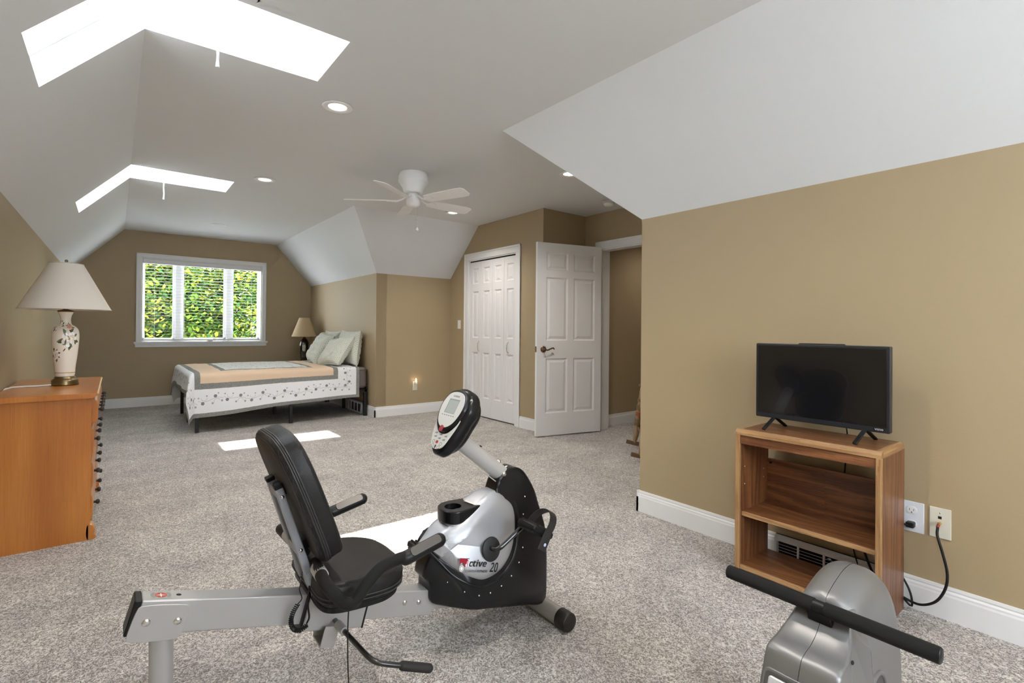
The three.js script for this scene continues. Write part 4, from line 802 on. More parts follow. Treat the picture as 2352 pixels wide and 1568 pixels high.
  // ExtrudeGeometry with a bevel thinner than deep: depth scaled to +-1 beforehand
  function shell(pts, extra, bevXY, bevZ) {
    const s = new THREE.Shape(pts.map((q) => new THREE.Vector2(...q)));
    const g = clean(new THREE.ExtrudeGeometry(s, { depth: 2 - 2 * bevZ, bevelEnabled: true, bevelThickness: bevZ, bevelSize: bevXY, bevelOffset: -bevXY, bevelSegments: 12, curveSegments: 1, steps: 8 })).translate(0, 0, -1 + bevZ);
    const p = g.attributes.position;
    for (let i = 0; i < p.count; i++) { const x = p.getX(i), y = p.getY(i); p.setZ(i, zc + p.getZ(i) * (hw(x, y) + extra)); }
    return soft(g, 0.9);
  }
  const blackOut = smoothLoop([[1.165, 0.558], [1.2, 0.578], [1.235, 0.584], [1.272, 0.568], [1.315, 0.517], [1.35, 0.458], [1.37, 0.403], [1.394, 0.315], [1.39, 0.214], [1.358, 0.075], [1.345, 0.06], [1.315, 0.057], [1.2, 0.09], [1.055, 0.13], [0.96, 0.156], [0.9, 0.17], [0.866, 0.18], [0.859, 0.194], [0.857, 0.252], [0.838, 0.268], [0.838, 0.281], [0.862, 0.341], [0.872, 0.346], [0.905, 0.32], [0.99, 0.28], [1.1, 0.3], [1.15, 0.4], [1.14, 0.5]], 150);
  const sh = mesh('lower_shell', shell(blackOut, -0.008, 0.014, 0.14), blackGloss, o);
  const silver = smoothLoop([[0.85, 0.362], [0.866, 0.348], [0.888, 0.32], [0.925, 0.276], [0.972, 0.242], [1.028, 0.217], [1.094, 0.218], [1.152, 0.241], [1.194, 0.281], [1.224, 0.355], [1.228, 0.425], [1.208, 0.47], [1.17, 0.505], [1.12, 0.508], [1.06, 0.488], [1.0, 0.455], [0.95, 0.43], [0.915, 0.415], [0.875, 0.385]], 120);
  mesh('side_cover', shell(silver, 0.002, 0.045, 0.5), silverPaint, o);
  // dark rim where silver meets black
  const rim = [[0.856, 0.358], [0.886, 0.32], [0.923, 0.274], [0.97, 0.24], [1.028, 0.214], [1.096, 0.215], [1.156, 0.238], [1.198, 0.279], [1.229, 0.355], [1.233, 0.428], [1.212, 0.474], [1.172, 0.512]];
  for (const s of [1, -1]) mesh('cover_rim', tube(rim.map(([x, y]) => [x, y, zc + s * (hw(x, y) - 0.012)]), 0.0065, 80, 10), blackGloss, sh);
  for (const s of [1]) for (const [x, y] of [[0.907, 0.252], [0.955, 0.217], [1.007, 0.193], [1.058, 0.185], [1.112, 0.19], [1.166, 0.207], [1.211, 0.24], [1.24, 0.285], [1.265, 0.399], [1.285, 0.46]])
    mesh('screw', ball(x, y, zc + s * (hw(x, y) - 0.008), 0.0036, 1, 1, 0.7, 10), chrome, sh);
  // printed name on the cover: sits flat on the slanting side
  const nrm = V(0.1, 0.229, 1).normalize(), ex = V(1, SL * 1.05, 0); ex.addScaledVector(nrm, -ex.dot(nrm)).normalize();
  const ey = new THREE.Vector3().crossVectors(nrm, ex);
  const onSide = (x, y, out) => V(x, y, zc + hw(x, y) + 0.002).addScaledVector(nrm, out);
  const logo = canvasTex(1024, 320, (c, w, h) => {
    c.clearRect(0, 0, w, h);
    c.fillStyle = '#98142a'; c.beginPath(); c.moveTo(30, 20); c.lineTo(235, 20); c.quadraticCurveTo(200, 60, 250, 60); c.lineTo(235, 170); c.lineTo(150, 170); c.quadraticCurveTo(150, 100, 95, 95); c.quadraticCurveTo(40, 100, 20, 160); c.fill();
    c.fillStyle = '#1a1a1c'; c.fillRect(190, 20, 70, 14);
    c.save(); c.transform(1.2, 0, -0.25, 1, 0, 0); c.font = 'bold 165px sans-serif'; c.textBaseline = 'alphabetic'; c.fillStyle = '#e4e6ea'; c.fillText('a', 170, 165); c.fillStyle = '#131316'; c.fillText('ctive', 240, 165); c.restore();
    c.save(); c.transform(0.78, 0, -0.22, 1, 0, 0); c.font = 'bold 245px sans-serif'; c.fillStyle = '#101012'; c.fillText('20', 1095, 262); c.restore();
    c.fillStyle = '#d8d8d4'; c.beginPath(); c.arc(88, 200, 56, 0, 7); c.fill(); c.strokeStyle = '#77777a'; c.lineWidth = 8; c.beginPath(); c.arc(88, 200, 40, 0, 7); c.stroke(); c.beginPath(); for (let i = 0; i < 8; i++) { const a = i * Math.PI / 4, r = i % 2 ? 10 : 38; c.lineTo(88 + Math.cos(a) * r, 200 + Math.sin(a) * r); } c.fillStyle = '#ffffff'; c.fill();
    c.save(); c.transform(1.2, 0, -0.25, 1, 0, 0); c.font = '58px sans-serif'; c.fillStyle = '#55565a'; c.fillText('SCHWINN', 190, 268); c.font = 'bold 58px sans-serif'; c.fillStyle = '#131316'; c.fillText('FITNESS', 452, 268); c.restore();
  });
  logo.premultiplyAlpha = false;
  const lm = onSide(1.012, 0.289, 0.0009);
  mesh('name_print', new THREE.PlaneGeometry(0.182, 0.0565).applyMatrix4(new THREE.Matrix4().makeBasis(ex, ey, nrm).setPosition(lm)), std(0xffffff, 0.8, 0, { map: logo, transparent: true, alphaTest: 0.4 }), o);
  // crank
  const cc = onSide(1.078, 0.327, 0), cm = new THREE.Matrix4().makeBasis(ex, ey, nrm).setPosition(cc);
  mesh('crank_disc', lathe([[0, 0.008], [0.02, 0.007], [0.04, 0.004], [0.0425, 0.001], [0, 0]], 0, 0, 0, 44).rotateX(Math.PI / 2).applyMatrix4(cm), std(lin(0.016, 0.016, 0.017), 0.5), o);
  const arm = [1.19, 0.4, zc + 0.145];
  const armP = [[1.072, 0.336, zc + 0.09], [1.074, 0.335, zc + 0.118], [1.083, 0.34, zc + 0.134], [1.105, 0.353, zc + 0.14], [1.19, 0.402, zc + 0.146]];
  mesh('crank_arm', tube(armP, 0.0085, 50, 14), phys(lin(0.015, 0.015, 0.016), 0.18, { clearcoat: 0.8 }), o);
  const far = armP.map(([x, y, z]) => [2 * 1.078 - x, 2 * 0.327 - y + 0.006, 2 * zc - z]);
  mesh('crank_arm', tube(far, 0.0085, 50, 14), blackGloss, o);
  function pedal(x, y, z, s) {
    const R = new THREE.Matrix4().makeRotationZ(s > 0 ? -0.55 : -0.3).setPosition(x, y, z), P = [];
    P.push(rbox(-0.055, 0.055, -0.012, 0.012, -0.045, 0.045, 0.009, 3), rbox(-0.05, 0.052, -0.02, -0.008, -0.04, 0.04, 0.006, 2));
    for (let i = -2; i <= 2; i++) P.push(rbox(i * 0.02 - 0.004, i * 0.02 + 0.004, 0.008, 0.016, -0.04, 0.04, 0.002));
    const p = mesh('pedal', P.map((g) => g.applyMatrix4(R)), blackPlastic, o);
    // strap: a bent band arching over the platform
    const st = [], prof = []; for (let i = 0; i <= 20; i++) { const a = Math.PI * i / 20; prof.push([-0.052 * Math.cos(a) * 1.0, 0.075 * Math.sin(a) ** 0.8]); }
    const pos = [], idx = []; prof.forEach(([zz, yy], i) => { const wx = 0.018; for (const dx of [-wx, wx]) for (const q of [0, 0.003]) pos.push(0.012 + dx + yy * 0.25, yy + q, zz * (1 + q * 8)); });
    for (let i = 0; i < prof.length - 1; i++) { const a = i * 4, b = a + 4; const quad = (p0, p1, p2, p3) => idx.push(p0, p1, p2, p0, p2, p3); quad(a + 1, b + 1, b + 3, a + 3); quad(a, a + 2, b + 2, b); quad(a, b, b + 1, a + 1); quad(a + 2, a + 3, b + 3, b + 2); }
    const g = new THREE.BufferGeometry(); g.setAttribute('position', new THREE.BufferAttribute(new Float32Array(pos), 3)); g.setIndex(idx); g.computeVertexNormals();
    const tail = rbox(-0.006, 0.034, -0.058, 0.0, 0.05, 0.0545, 0.002);
    const strap = mesh('strap', [clean(g).applyMatrix4(R), tail.applyMatrix4(R)], std(lin(0.02, 0.02, 0.021), 0.45), p);
    mesh('strap_stud', ball(0.018, -0.036, 0.055, 0.006, 1, 1, 0.4).applyMatrix4(R), std(lin(0.5, 0.6, 0.8), 0.3), strap, { label: 'pale blue round stud' });
  }
  pedal(1.2, 0.405, zc + 0.2, 1);
  pedal(0.966, 0.26, 2 * zc - (zc + 0.2), -1);

  // tray with cup holder
  const trayOut = smoothLoop([[0.925, -0.058], [0.9, -0.03], [0.895, 0.005], [0.905, 0.042], [0.935, 0.062], [0.985, 0.06], [1.07, 0.04], [1.155, 0.014], [1.162, -0.012], [1.07, -0.044], [0.985, -0.06]], 60);
  const cup = []; for (let i = 0; i < 24; i++) { const a = -i / 24 * 2 * Math.PI; cup.push([0.945 + 0.036 * Math.cos(a), 0.036 * Math.sin(a)]); }
  const trayM = new THREE.Matrix4().makeBasis(V(1, 0.02, 0).normalize(), V(0, 0, -1), V(-0.02, 1, 0).normalize()).setPosition(0.03, 0.396, zc);
  const tr = mesh('tray', extr(trayOut, 0.016, 0.062, 0.005, 1, [cup], 3).applyMatrix4(trayM), blackGloss, o);
  mesh('cup_floor', [cyl([0.975, 0.415, zc], [0.975, 0.428, zc], 0.0365, 0.0365, 24)], blackPlastic, tr);
  mesh('sticker', new THREE.PlaneGeometry(0.045, 0.05).rotateX(-Math.PI / 2).rotateY(0.15).translate(1.055, 0.4805, zc + 0.004), std(0xffffff, 0.5, 0, { map: canvasTex(256, 256, (c, w, h) => { c.fillStyle = '#d9cdb8'; c.fillRect(0, 0, w, h); c.fillStyle = '#efe9dc'; c.fillRect(20, 20, w - 40, h - 40); c.fillStyle = '#c7a46a'; c.beginPath(); c.ellipse(w * 0.5, h * 0.72, 60, 22, 0, 0, 7); c.fill(); c.fillStyle = '#9b8f7e'; for (let i = 0; i < 5; i++) c.fillRect(44, 50 + i * 20, 150 - i * 12, 5); }) }), tr);
  mesh('tray_column', extr(smoothLoop([[0.915, -0.052], [0.905, 0], [0.915, 0.052], [0.98, 0.056], [1.07, 0.03], [1.09, 0], [1.07, -0.03], [0.98, -0.056]], 50), -0.05, 0.0165, 0.002, 1).applyMatrix4(trayM), silverPaint, o);

  // mast and console
  mesh('mast', [bar([1.248, 0.515, zc], [0.978, 0.7275, zc], 0.066, 0.062, V(0, 0, 1), 0.03)], std(lin(0.55, 0.54, 0.52), 0.4, 0.4), o);
  const md = V(-0.786, 0.618, 0), mu = V(0.618, 0.786, 0);
  const mast = (s, u, z) => [1.248 + md.x * s + mu.x * u, 0.515 + md.y * s + mu.y * u, z];
  mesh('mast_bolt', [ball(...mast(0.082, 0.0, zc + 0.033), 0.0105, 1, 1, 0.55)], chrome, o);
  for (const s of [0.06, 0.11]) mesh('mast_bolt', ball(...mast(s, 0.031, zc), 0.009, 1, 1, 1), chrome, o);
  mesh('mast_pin', cyl(mast(0.222, 0.028, zc), mast(0.222, 0.036, zc), 0.005), darkGap, o);
  mesh('mast_cable', cyl(mast(0.03, -0.04, zc + 0.02), mast(0.3, -0.037, zc + 0.015), 0.0022, 0.0022, 8), std(lin(0.5, 0.46, 0.4), 0.5), o);
  // console frame: a along the face upwards, z across, n out of the face
  const ca = V(0.5, 0.866, 0), cn = V(-0.866, 0.5, 0), cM = new THREE.Matrix4().makeBasis(V(0, 0, 1), ca, cn).setPosition(0.975, 0.79, zc);
  // egg outline, local X across, Y along the face
  const egg = (k, top = 0.122, bot = -0.138, wt = 0.092, wb = 0.05) => smoothLoop([[0, top * k], [wt * 0.62 * k, top * 0.86 * k], [wt * k, 0.05 * k], [wt * 0.9 * k, -0.015 * k], [(wt * 0.45 + wb * 0.5) * k, -0.08 * k], [wb * 0.72 * k, -0.12 * k], [0, bot * k], [-wb * 0.72 * k, -0.12 * k], [-(wt * 0.45 + wb * 0.5) * k, -0.08 * k], [-wt * 0.9 * k, -0.015 * k], [-wt * k, 0.05 * k], [-wt * 0.62 * k, top * 0.86 * k]], 90);
  const cs = mesh('console', [soft(extr(egg(1), -0.034, 0.022, 0.018, 1, [], 6), 0.9), soft(extr(egg(0.84), -0.056, -0.02, 0.018, 1, [], 5), 0.9)].map((g) => clean(g).applyMatrix4(cM)), blackGloss, o);
  mesh('console_brow', soft(extr(smoothLoop([[0, 0.108], [0.056, 0.094], [0.08, 0.045], [0.062, -0.02], [0.03, -0.05], [0, -0.056], [-0.03, -0.05], [-0.062, -0.02], [-0.08, 0.045], [-0.056, 0.094]], 70), 0.012, 0.032, 0.007, 1, [], 4), 0.9).applyMatrix4(cM), blackGloss, cs);
  const face = canvasTex(512, 512, (c, w, h) => {
    c.fillStyle = '#d3d3cd'; c.fillRect(0, 0, w, h);
    c.fillStyle = '#2a2b2d'; c.font = 'bold 30px sans-serif'; c.textAlign = 'center'; c.fillText('SCHWINN', w * 0.5, 92);
    c.fillStyle = '#8e928f'; c.fillRect(140, 120, 232, 190); c.fillStyle = '#a7ada9'; c.fillRect(156, 138, 206, 166);
    c.fillStyle = '#55565a'; for (let i = 0; i < 6; i++) c.fillRect(112 + i * 50, 334, 30, 8);
  });
  const disp = extr(smoothLoop([[0, 0.098], [0.048, 0.086], [0.069, 0.043], [0.054, -0.012], [0.026, -0.036], [0, -0.041], [-0.026, -0.036], [-0.054, -0.012], [-0.069, 0.043], [-0.048, 0.086]], 60), 0.03, 0.0335, 0.001, 1);
  { const p = disp.attributes.position, uv = disp.attributes.uv; for (let i = 0; i < p.count; i++) uv.setXY(i, (p.getX(i) + 0.075) / 0.15, (p.getY(i) + 0.046) / 0.15); }
  mesh('display_panel', disp.applyMatrix4(cM), std(0xffffff, 0.35, 0, { map: face }), cs);
  mesh('display_badge', [extr(smoothLoop(roundRect(0.02, 0.024, 0.0095), 24), 0.033, 0.037, 0.001, 1).translate(0, -0.046, 0).applyMatrix4(cM)], std(lin(0.35, 0.03, 0.05), 0.4), cs);
  const keys = canvasTex(512, 512, (c, w, h) => {
    c.fillStyle = '#d0d0ca'; c.fillRect(0, 0, w, h); c.fillStyle = '#3a3b3d'; c.fillRect(200, 60, 112, 18);
    for (const [x, y] of [[110, 140], [256, 150], [400, 160], [130, 215], [256, 232], [384, 240]]) { for (let i = 0; i < 4; i++) c.fillRect(x - 32 + i * 18, y - 8 - i * 7, 12, 20 + i * 7); }
    c.fillStyle = '#b0302a'; c.beginPath(); c.arc(240, 312, 34, 0, 7); c.fill();
    c.strokeStyle = '#3a3b3d'; c.lineWidth = 7; for (const [x, y] of [[140, 318], [356, 332], [170, 400], [330, 408]]) { c.beginPath(); c.arc(x, y, 32, 0, 7); c.stroke(); }
    c.fillStyle = '#222'; c.beginPath(); c.ellipse(248, 408, 20, 40, 0, 0, 7); c.fill();
  });
  const kp = extr(smoothLoop([[-0.074, 0.0], [-0.066, -0.02], [-0.034, -0.054], [0, -0.062], [0.034, -0.054], [0.066, -0.02], [0.074, 0.0], [0.064, -0.05], [0.036, -0.108], [0, -0.12], [-0.036, -0.108], [-0.064, -0.05]], 90), 0.018, 0.024, 0.001, 1);
  { const p = kp.attributes.position, uv = kp.attributes.uv; for (let i = 0; i < p.count; i++) uv.setXY(i, (p.getX(i) + 0.06) / 0.12, (p.getY(i) + 0.13) / 0.09); }
  mesh('key_panel', kp.applyMatrix4(cM), std(0xffffff, 0.4, 0, { map: keys }), cs);

  // backrest
  const bz0 = zc - 0.19, bz1 = zc + 0.19, ba = Math.atan2(0.455 - 0.305, 0.85 - 0.46);       // lean
  const bu = V(-Math.sin(ba), Math.cos(ba), 0), bn = V(Math.cos(ba), Math.sin(ba), 0);          // up the pad, out of its front
  const bM = new THREE.Matrix4().makeBasis(V(0, 0, -1), bu, bn).setPosition(0.398, 0.648, zc);
  const pad = smoothLoop([[0.0, 0.178], [0.0837, 0.174], [0.1376, 0.15], [0.1674, 0.1], [0.1767, 0.03], [0.1711, -0.06], [0.1562, -0.15], [0.1348, -0.195], [0.093, -0.214], [0.0, -0.218], [-0.093, -0.214], [-0.1348, -0.195], [-0.1562, -0.15], [-0.1711, -0.06], [-0.1767, 0.03], [-0.1674, 0.1], [-0.1376, 0.15], [-0.0837, 0.174]], 110);
  const bp = mesh('backrest', soft(extr(pad, -0.004, 0.062, 0.013, 1, [], 6), 0.9).applyMatrix4(bM), leather, o);
  for (const [d, k] of [[0.008, 1.0], [0.0135, 1.002], [0.019, 1.002]]) mesh('piping', tube(pad.filter((_, i) => i % 3 === 0).map(([a, b]) => V(a * k, b * k, d).applyMatrix4(bM).toArray()), 0.0024, 160, 6, true), std(lin(0.04, 0.04, 0.042), 0.35), bp);
  mesh('back_panel', soft(extr(pad.map(([a, b]) => [a * 0.94, b * 0.95]), -0.006, 0.002, 0.003, 1), 0.9).applyMatrix4(bM), std(lin(0.02, 0.019, 0.019), 0.6), bp);
  // seat
  const sp = smoothLoop([[0.0, 0.175], [0.1, 0.178], [0.17, 0.165], [0.225, 0.12], [0.245, 0.05], [0.247, 0], [0.245, -0.05], [0.225, -0.12], [0.17, -0.165], [0.1, -0.178], [0.0, -0.175], [-0.03, -0.15], [-0.035, 0], [-0.03, 0.15]], 100);
  const sM = new THREE.Matrix4().makeBasis(V(Math.cos(-0.1), Math.sin(-0.1), 0), V(0, 0, -1), V(Math.sin(0.1), Math.cos(0.1), 0)).setPosition(0.485, 0.305, zc);
  const seat = mesh('seat', soft(extr(sp, 0.03, 0.108, 0.028, 1, [], 6), 0.9).applyMatrix4(sM), leather, o);
  for (const d of [0.05, 0.06]) mesh('piping', tube(sp.filter((_, i) => i % 3 === 0).map(([a, b]) => V(a, b, d).applyMatrix4(sM).toArray()), 0.0022, 140, 6, true), std(lin(0.04, 0.04, 0.042), 0.35), seat);
  mesh('seat_board', extr(sp.map(([a, b]) => [a * 0.93 + 0.006, b * 0.93]), 0.018, 0.034, 0.003, 1).applyMatrix4(sM), blackPlastic, seat);
  mesh('seat_foot', [ball(...V(0.17, 0.1, 0.016).applyMatrix4(sM).toArray(), 0.013), ball(...V(0.17, -0.1, 0.016).applyMatrix4(sM).toArray(), 0.013)], blackPlastic, seat);
  // sleeve on the rail
  const bl = std(lin(0.36, 0.38, 0.42), 0.42, 0.45);
  mesh('carriage', [railBox(0.42, 0.61, -0.008, 0.1, zc - 0.043, zc + 0.043, 0.005)], greyPaint, o);
  for (const s of [0.414, 0.608]) mesh('carriage_lip', railBox(s, s + 0.006, -0.009, 0.101, zc - 0.044, zc + 0.044, 0.002), blackPlastic, o);
  mesh('carriage_hole', cyl([0.5, 0.284, zc + 0.042], [0.5, 0.284, zc + 0.0436], 0.005), darkGap, o);
  mesh('seat_post', [bar([0.5, 0.3, zc], [0.53, 0.325, zc], 0.08, 0.08), bar([0.58, 0.27, zc], [0.59, 0.315, zc], 0.06, 0.08)], blackMetal, o);
  // back struts
  for (const s of [1, -1]) {
    const z = zc + s * 0.047, st = mesh('back_strut', [bar([0.366, 0.672, z], [0.452, 0.4, z], 0.024, 0.022, V(0, 0, 1), 0.004), tube([[0.45, 0.405, z], [0.458, 0.378, z], [0.478, 0.345, z], [0.52, 0.305, z]], 0.014, 30, 14), extr(smoothLoop([[0.455, 0.385], [0.475, 0.395], [0.498, 0.35], [0.54, 0.31], [0.53, 0.29], [0.495, 0.292], [0.465, 0.325]], 40), z + s * 0.004 - 0.004, z + s * 0.004 + 0.004, 0.002, 1)], bl, o);
    mesh('strut_cap', bar([0.363, 0.682, z], [0.3675, 0.668, z], 0.0265, 0.0245, V(0, 0, 1), 0.004), blackPlastic, st);
    for (const t of [0.1, 0.7]) mesh('strut_bolt', ball(lerp(0.366, 0.452, t), lerp(0.672, 0.4, t), z + s * 0.0125, 0.006, 1, 1, 0.6), chrome, st);
  }
  for (const t of [0.08, 0.72]) { const x = lerp(0.366, 0.452, t), y = lerp(0.672, 0.4, t); mesh('cross_strut', bar([x, y, zc - 0.04], [x, y, zc + 0.04], 0.022, 0.02, V(0, 1, 0)), bl, o); mesh('back_mount', bar([x, y, zc], [x + 0.03, y + 0.012, zc], 0.03, 0.06, V(0, 1, 0)), blackMetal, o); }
  // side handles
  for (const [s, cut] of [[1, 0], [-1, 0.045]]) {
    const z = zc + s * 0.24 - (s < 0 ? 0.015 : 0), r = 0.0165;
    const hp = [[0.47, 0.43, zc + s * 0.05], [0.452, 0.446, zc + s * 0.15], [0.444, 0.446, z - s * 0.02], [0.462, 0.42, z], [0.488, 0.388, z], [0.513, 0.381, z], [0.535, 0.402, z], [0.56, 0.43, z], [0.59, 0.452, z], [0.63, 0.461, z], [0.675 - cut, 0.463, z]];
    const h = mesh('side_handle', tube(hp, r, 110, 18, false, 0.5, 'centripetal'), blackFoam, o);
    const gd = V(1, 0.22, 0).normalize(), g0 = V(0.668 - cut, 0.459, z), g1 = g0.clone().addScaledVector(gd, 0.112);
    const gr = mesh('grip', [cyl(g0.toArray(), g1.toArray(), 0.0205, 0.0205, 24), ball(...g1.toArray(), 0.0205, 1, 1, 1, 20), ball(...g0.toArray(), 0.0205, 1, 1, 1, 20)], blackPlastic, h);
    const gu = V(-gd.y, gd.x, 0).multiplyScalar(0.72).add(V(0, 0, 0.69)).normalize(), side = new THREE.Vector3().crossVectors(gd, gu);
    const sens = extr(roundRect(0.1, 0.026, 0.01), 0, 0.004, 0.0015, 1).applyMatrix4(new THREE.Matrix4().makeBasis(gd, side.clone().negate(), gu).setPosition(g0.clone().addScaledVector(gd, 0.062).addScaledVector(gu, 0.0185)));
    mesh('pulse_sensor', sens, std(lin(0.11, 0.103, 0.097), 0.4, 1), gr, { label: 'polished metal pulse sensor plate' });
    if (s > 0) mesh('hanging_wire', tube([[0.5, 0.366, z], [0.499, 0.28, z - 0.002], [0.503, 0.16, z], [0.515, 0.06, z + 0.005], [0.54, 0.006, z + 0.01]], 0.0018, 60, 6), blackPlastic, h);
    mesh('handle_socket', cyl([0.46, 0.436, zc + s * 0.1], [0.449, 0.447, zc + s * 0.175], 0.0185, 0.0185, 18), greyPaint, h);
  }
  // coiled wire
  const cz = zc + 0.064, coilC = new THREE.CatmullRomCurve3([[0.418, 0.332], [0.405, 0.312], [0.4, 0.287], [0.408, 0.264], [0.426, 0.255], [0.446, 0.264]].map(([x, y]) => V(x, y, cz))), coil = [];
  for (let i = 0; i <= 330; i++) { const t = i / 330, a = t * 2 * Math.PI * 24, tg = coilC.getTangent(t), nx = V(-tg.y, tg.x, 0); coil.push(coilC.getPoint(t).addScaledVector(nx, 0.0055 * Math.cos(a)).add(V(0, 0, 0.0055 * Math.sin(a))).toArray()); }
  mesh('coiled_wire', [tube(coil, 0.0016, 660, 5), tube([[0.432, 0.392, zc + 0.05], [0.424, 0.37, zc + 0.058], [0.429, 0.345, cz], [0.418, 0.332, cz]], 0.0016, 30, 5), tube([coil[330], [0.45, 0.285, cz], [0.446, 0.33, cz], [0.458, 0.4, zc + 0.05]], 0.0026, 30, 6)], blackPlastic, o);
  // seat lever
  mesh('lever_bracket', [railBox(0.478, 0.522, 0.076, 0.134, zc + 0.066, zc + 0.071, 0.002), railBox(0.478, 0.522, 0.131, 0.136, zc + 0.0, zc + 0.071, 0.002), railBox(0.518, 0.522, 0.1, 0.134, zc + 0.0, zc + 0.07, 0.001), railBox(0.478, 0.522, 0.1, 0.134, zc - 0.002, zc + 0.003, 0.001)], greyPaint, o);
  const lv = mesh('seat_lever', [tube([[0.533, 0.236, zc + 0.03], [0.535, 0.236, zc + 0.1], [0.543, 0.233, zc + 0.2], [0.549, 0.231, zc + 0.262], [0.558, 0.226, zc + 0.281], [0.575, 0.219, zc + 0.292], [0.65, 0.19, zc + 0.31]], 0.0072, 90, 12, false, 0.5, 'centripetal')], phys(lin(0.014, 0.013, 0.012), 0.25, { clearcoat: 0.4 }), o);
  mesh('lever_sleeve', cyl([0.533, 0.236, zc + 0.069], [0.536, 0.2355, zc + 0.115], 0.0125, 0.0125, 18), greyPaint, lv);
  mesh('lever_grip', [cyl([0.629, 0.198, zc + 0.305], [0.7, 0.171, zc + 0.322], 0.0125, 0.0125, 18), ball(0.629, 0.198, zc + 0.305, 0.0125), ball(0.7, 0.171, zc + 0.322, 0.0125)], std(lin(0.013, 0.011, 0.01), 0.7), lv);
}

// ---------------------------------------------------------------- second exercise machine, close to the camera
{
  const zc = -0.456, o = thing('exercise_machine', 'silver exercise machine with a long black foam crossbar in the right foreground', 'exercise machine', [1.3, 0, zc]);
  const sv = std(lin(0.23, 0.225, 0.222), 0.42, 0.6), svd = std(lin(0.3, 0.29, 0.285), 0.42, 0.55);
  const bx = 1.25, by = 0.504;
  mesh('crossbar', cyl([bx, by, -0.655], [bx, by, -0.255], 0.0125, 0.0125, 24), std(lin(0.02, 0.02, 0.022), 0.35), o);
  for (const [a, b] of [[-0.668, zc - 0.012], [zc + 0.012, -0.245]]) { const g = mesh('foam_grip', cyl([bx, by, a], [bx, by, b], 0.0162, 0.0162, 32), blackFoam, o); mesh('grip_end', ball(bx, by, a < -0.5 ? a : b, 0.0158, 1, 1, 0.3, 24), blackPlastic, g); }
  mesh('centre_collar', [cyl([bx, by, zc - 0.012], [bx, by, zc + 0.012], 0.0145, 0.0145, 28), bar([bx, by - 0.005, zc], [bx + 0.012, by - 0.032, zc], 0.05, 0.024)], blackPlastic, o);
  // arched hood behind the bar, two halves meeting in a seam
  const crown = new THREE.CatmullRomCurve3([[1.284, 0.5], [1.286, 0.512], [1.32, 0.528], [1.36, 0.54], [1.4, 0.548], [1.45, 0.546], [1.5, 0.525], [1.55, 0.47], [1.585, 0.38], [1.6, 0.25], [1.605, 0.04]].map(([x, y]) => V(x, y, 0)), false, 'centripetal').getSpacedPoints(48);
  for (const s of [1, -1]) {
    const pos = [], idx = [], m = 22;
    for (const q of crown) for (let j = 0; j <= m; j++) {
      const a = j / (m - 2) * Math.PI / 2, ex = 2 / 2.7, hh = Math.min(0.085, q.y * 0.8), k = 0.066 * sst(1.27, 1.3, q.x) * 0.12 + 0.066 * 0.88;
      const zz = j > m - 2 ? 1 : Math.pow(Math.sin(Math.min(a, Math.PI / 2)), ex), yy = j > m - 2 ? 0 : Math.pow(Math.max(0, Math.cos(a)), ex);
      pos.push(q.x, j === m ? 0.03 : q.y - hh * (1 - yy) - (j > m - 2 ? 0.02 : 0), zc + s * (0.0005 + k * zz));
    }
    for (let i = 0; i < crown.length - 1; i++) for (let j = 0; j < m; j++) { const a = i * (m + 1) + j, b = a + 1, c = a + m + 1, d = c + 1; if (s > 0) idx.push(a, b, d, a, d, c); else idx.push(a, d, b, a, c, d); }
    const g = new THREE.BufferGeometry(); g.setAttribute('position', new THREE.BufferAttribute(new Float32Array(pos), 3)); g.setIndex(idx); g.computeVertexNormals();
    mesh('hood_shell', g, sv, o);
  }
  // pedestal: outline in x-y, halves either side of the seam
  const ped = smoothLoop([[1.32, 0.5], [1.3, 0.505], [1.284, 0.5], [1.262, 0.478], [1.235, 0.452], [1.205, 0.437], [1.172, 0.43], [1.156, 0.423], [1.146, 0.405], [1.12, 0.34], [1.09, 0.24], [1.07, 0.12], [1.066, 0.04], [1.1, 0.022], [1.25, 0.02], [1.38, 0.022], [1.4, 0.05], [1.38, 0.25], [1.34, 0.42]], 150);
  const wid = (y) => lerp(0.074, 0.054, sst(0.41, 0.5, y));
  for (const s of [1, -1]) {
    const g = extr(ped, 0, 1, 0.0, 1), p = g.attributes.position;
    const e = clean(new THREE.ExtrudeGeometry(new THREE.Shape(ped.map((q) => new THREE.Vector2(...q))), { depth: 0.88, bevelEnabled: true, bevelThickness: 0.12, bevelSize: 0.008, bevelOffset: -0.008, bevelSegments: 5, curveSegments: 1, steps: 3 }));
    const q = e.attributes.position;
    for (let i = 0; i < q.count; i++) { const t = Math.max(0, q.getZ(i)); q.setZ(i, zc + s * (0.0006 + t * wid(q.getY(i)))); }
    if (s < 0) { const a = q.array; for (let i = 0; i < a.length; i += 9) for (let k = 0; k < 3; k++) { const m = a[i + 3 + k]; a[i + 3 + k] = a[i + 6 + k]; a[i + 6 + k] = m; } }
    mesh('pedestal_shell', soft(e, 0.5), sv, o);
  }
  // panel frame and display on the sloping front
  const d = V(-0.33, -0.94, 0).normalize(), nn = V(-0.94, 0.33, 0).normalize();
  const pm = new THREE.Matrix4().makeBasis(V(0, 0, 1), d.clone().negate(), nn).setPosition(1.113, 0.345, zc - 0.006);
  mesh('panel_rim', extr(roundRect(0.118, 0.1, 0.016), 0, 0.006, 0.002, 1, [roundRect(0.106, 0.088, 0.012).reverse()]).applyMatrix4(pm), sv, o);
  const sc = mesh('display_frame', extr(roundRect(0.09, 0.072, 0.006), 0.0, 0.009, 0.003, 1, [roundRect(0.062, 0.044, 0.003).reverse()]).applyMatrix4(pm), std(lin(0.66, 0.66, 0.66), 0.35, 0.2), o);
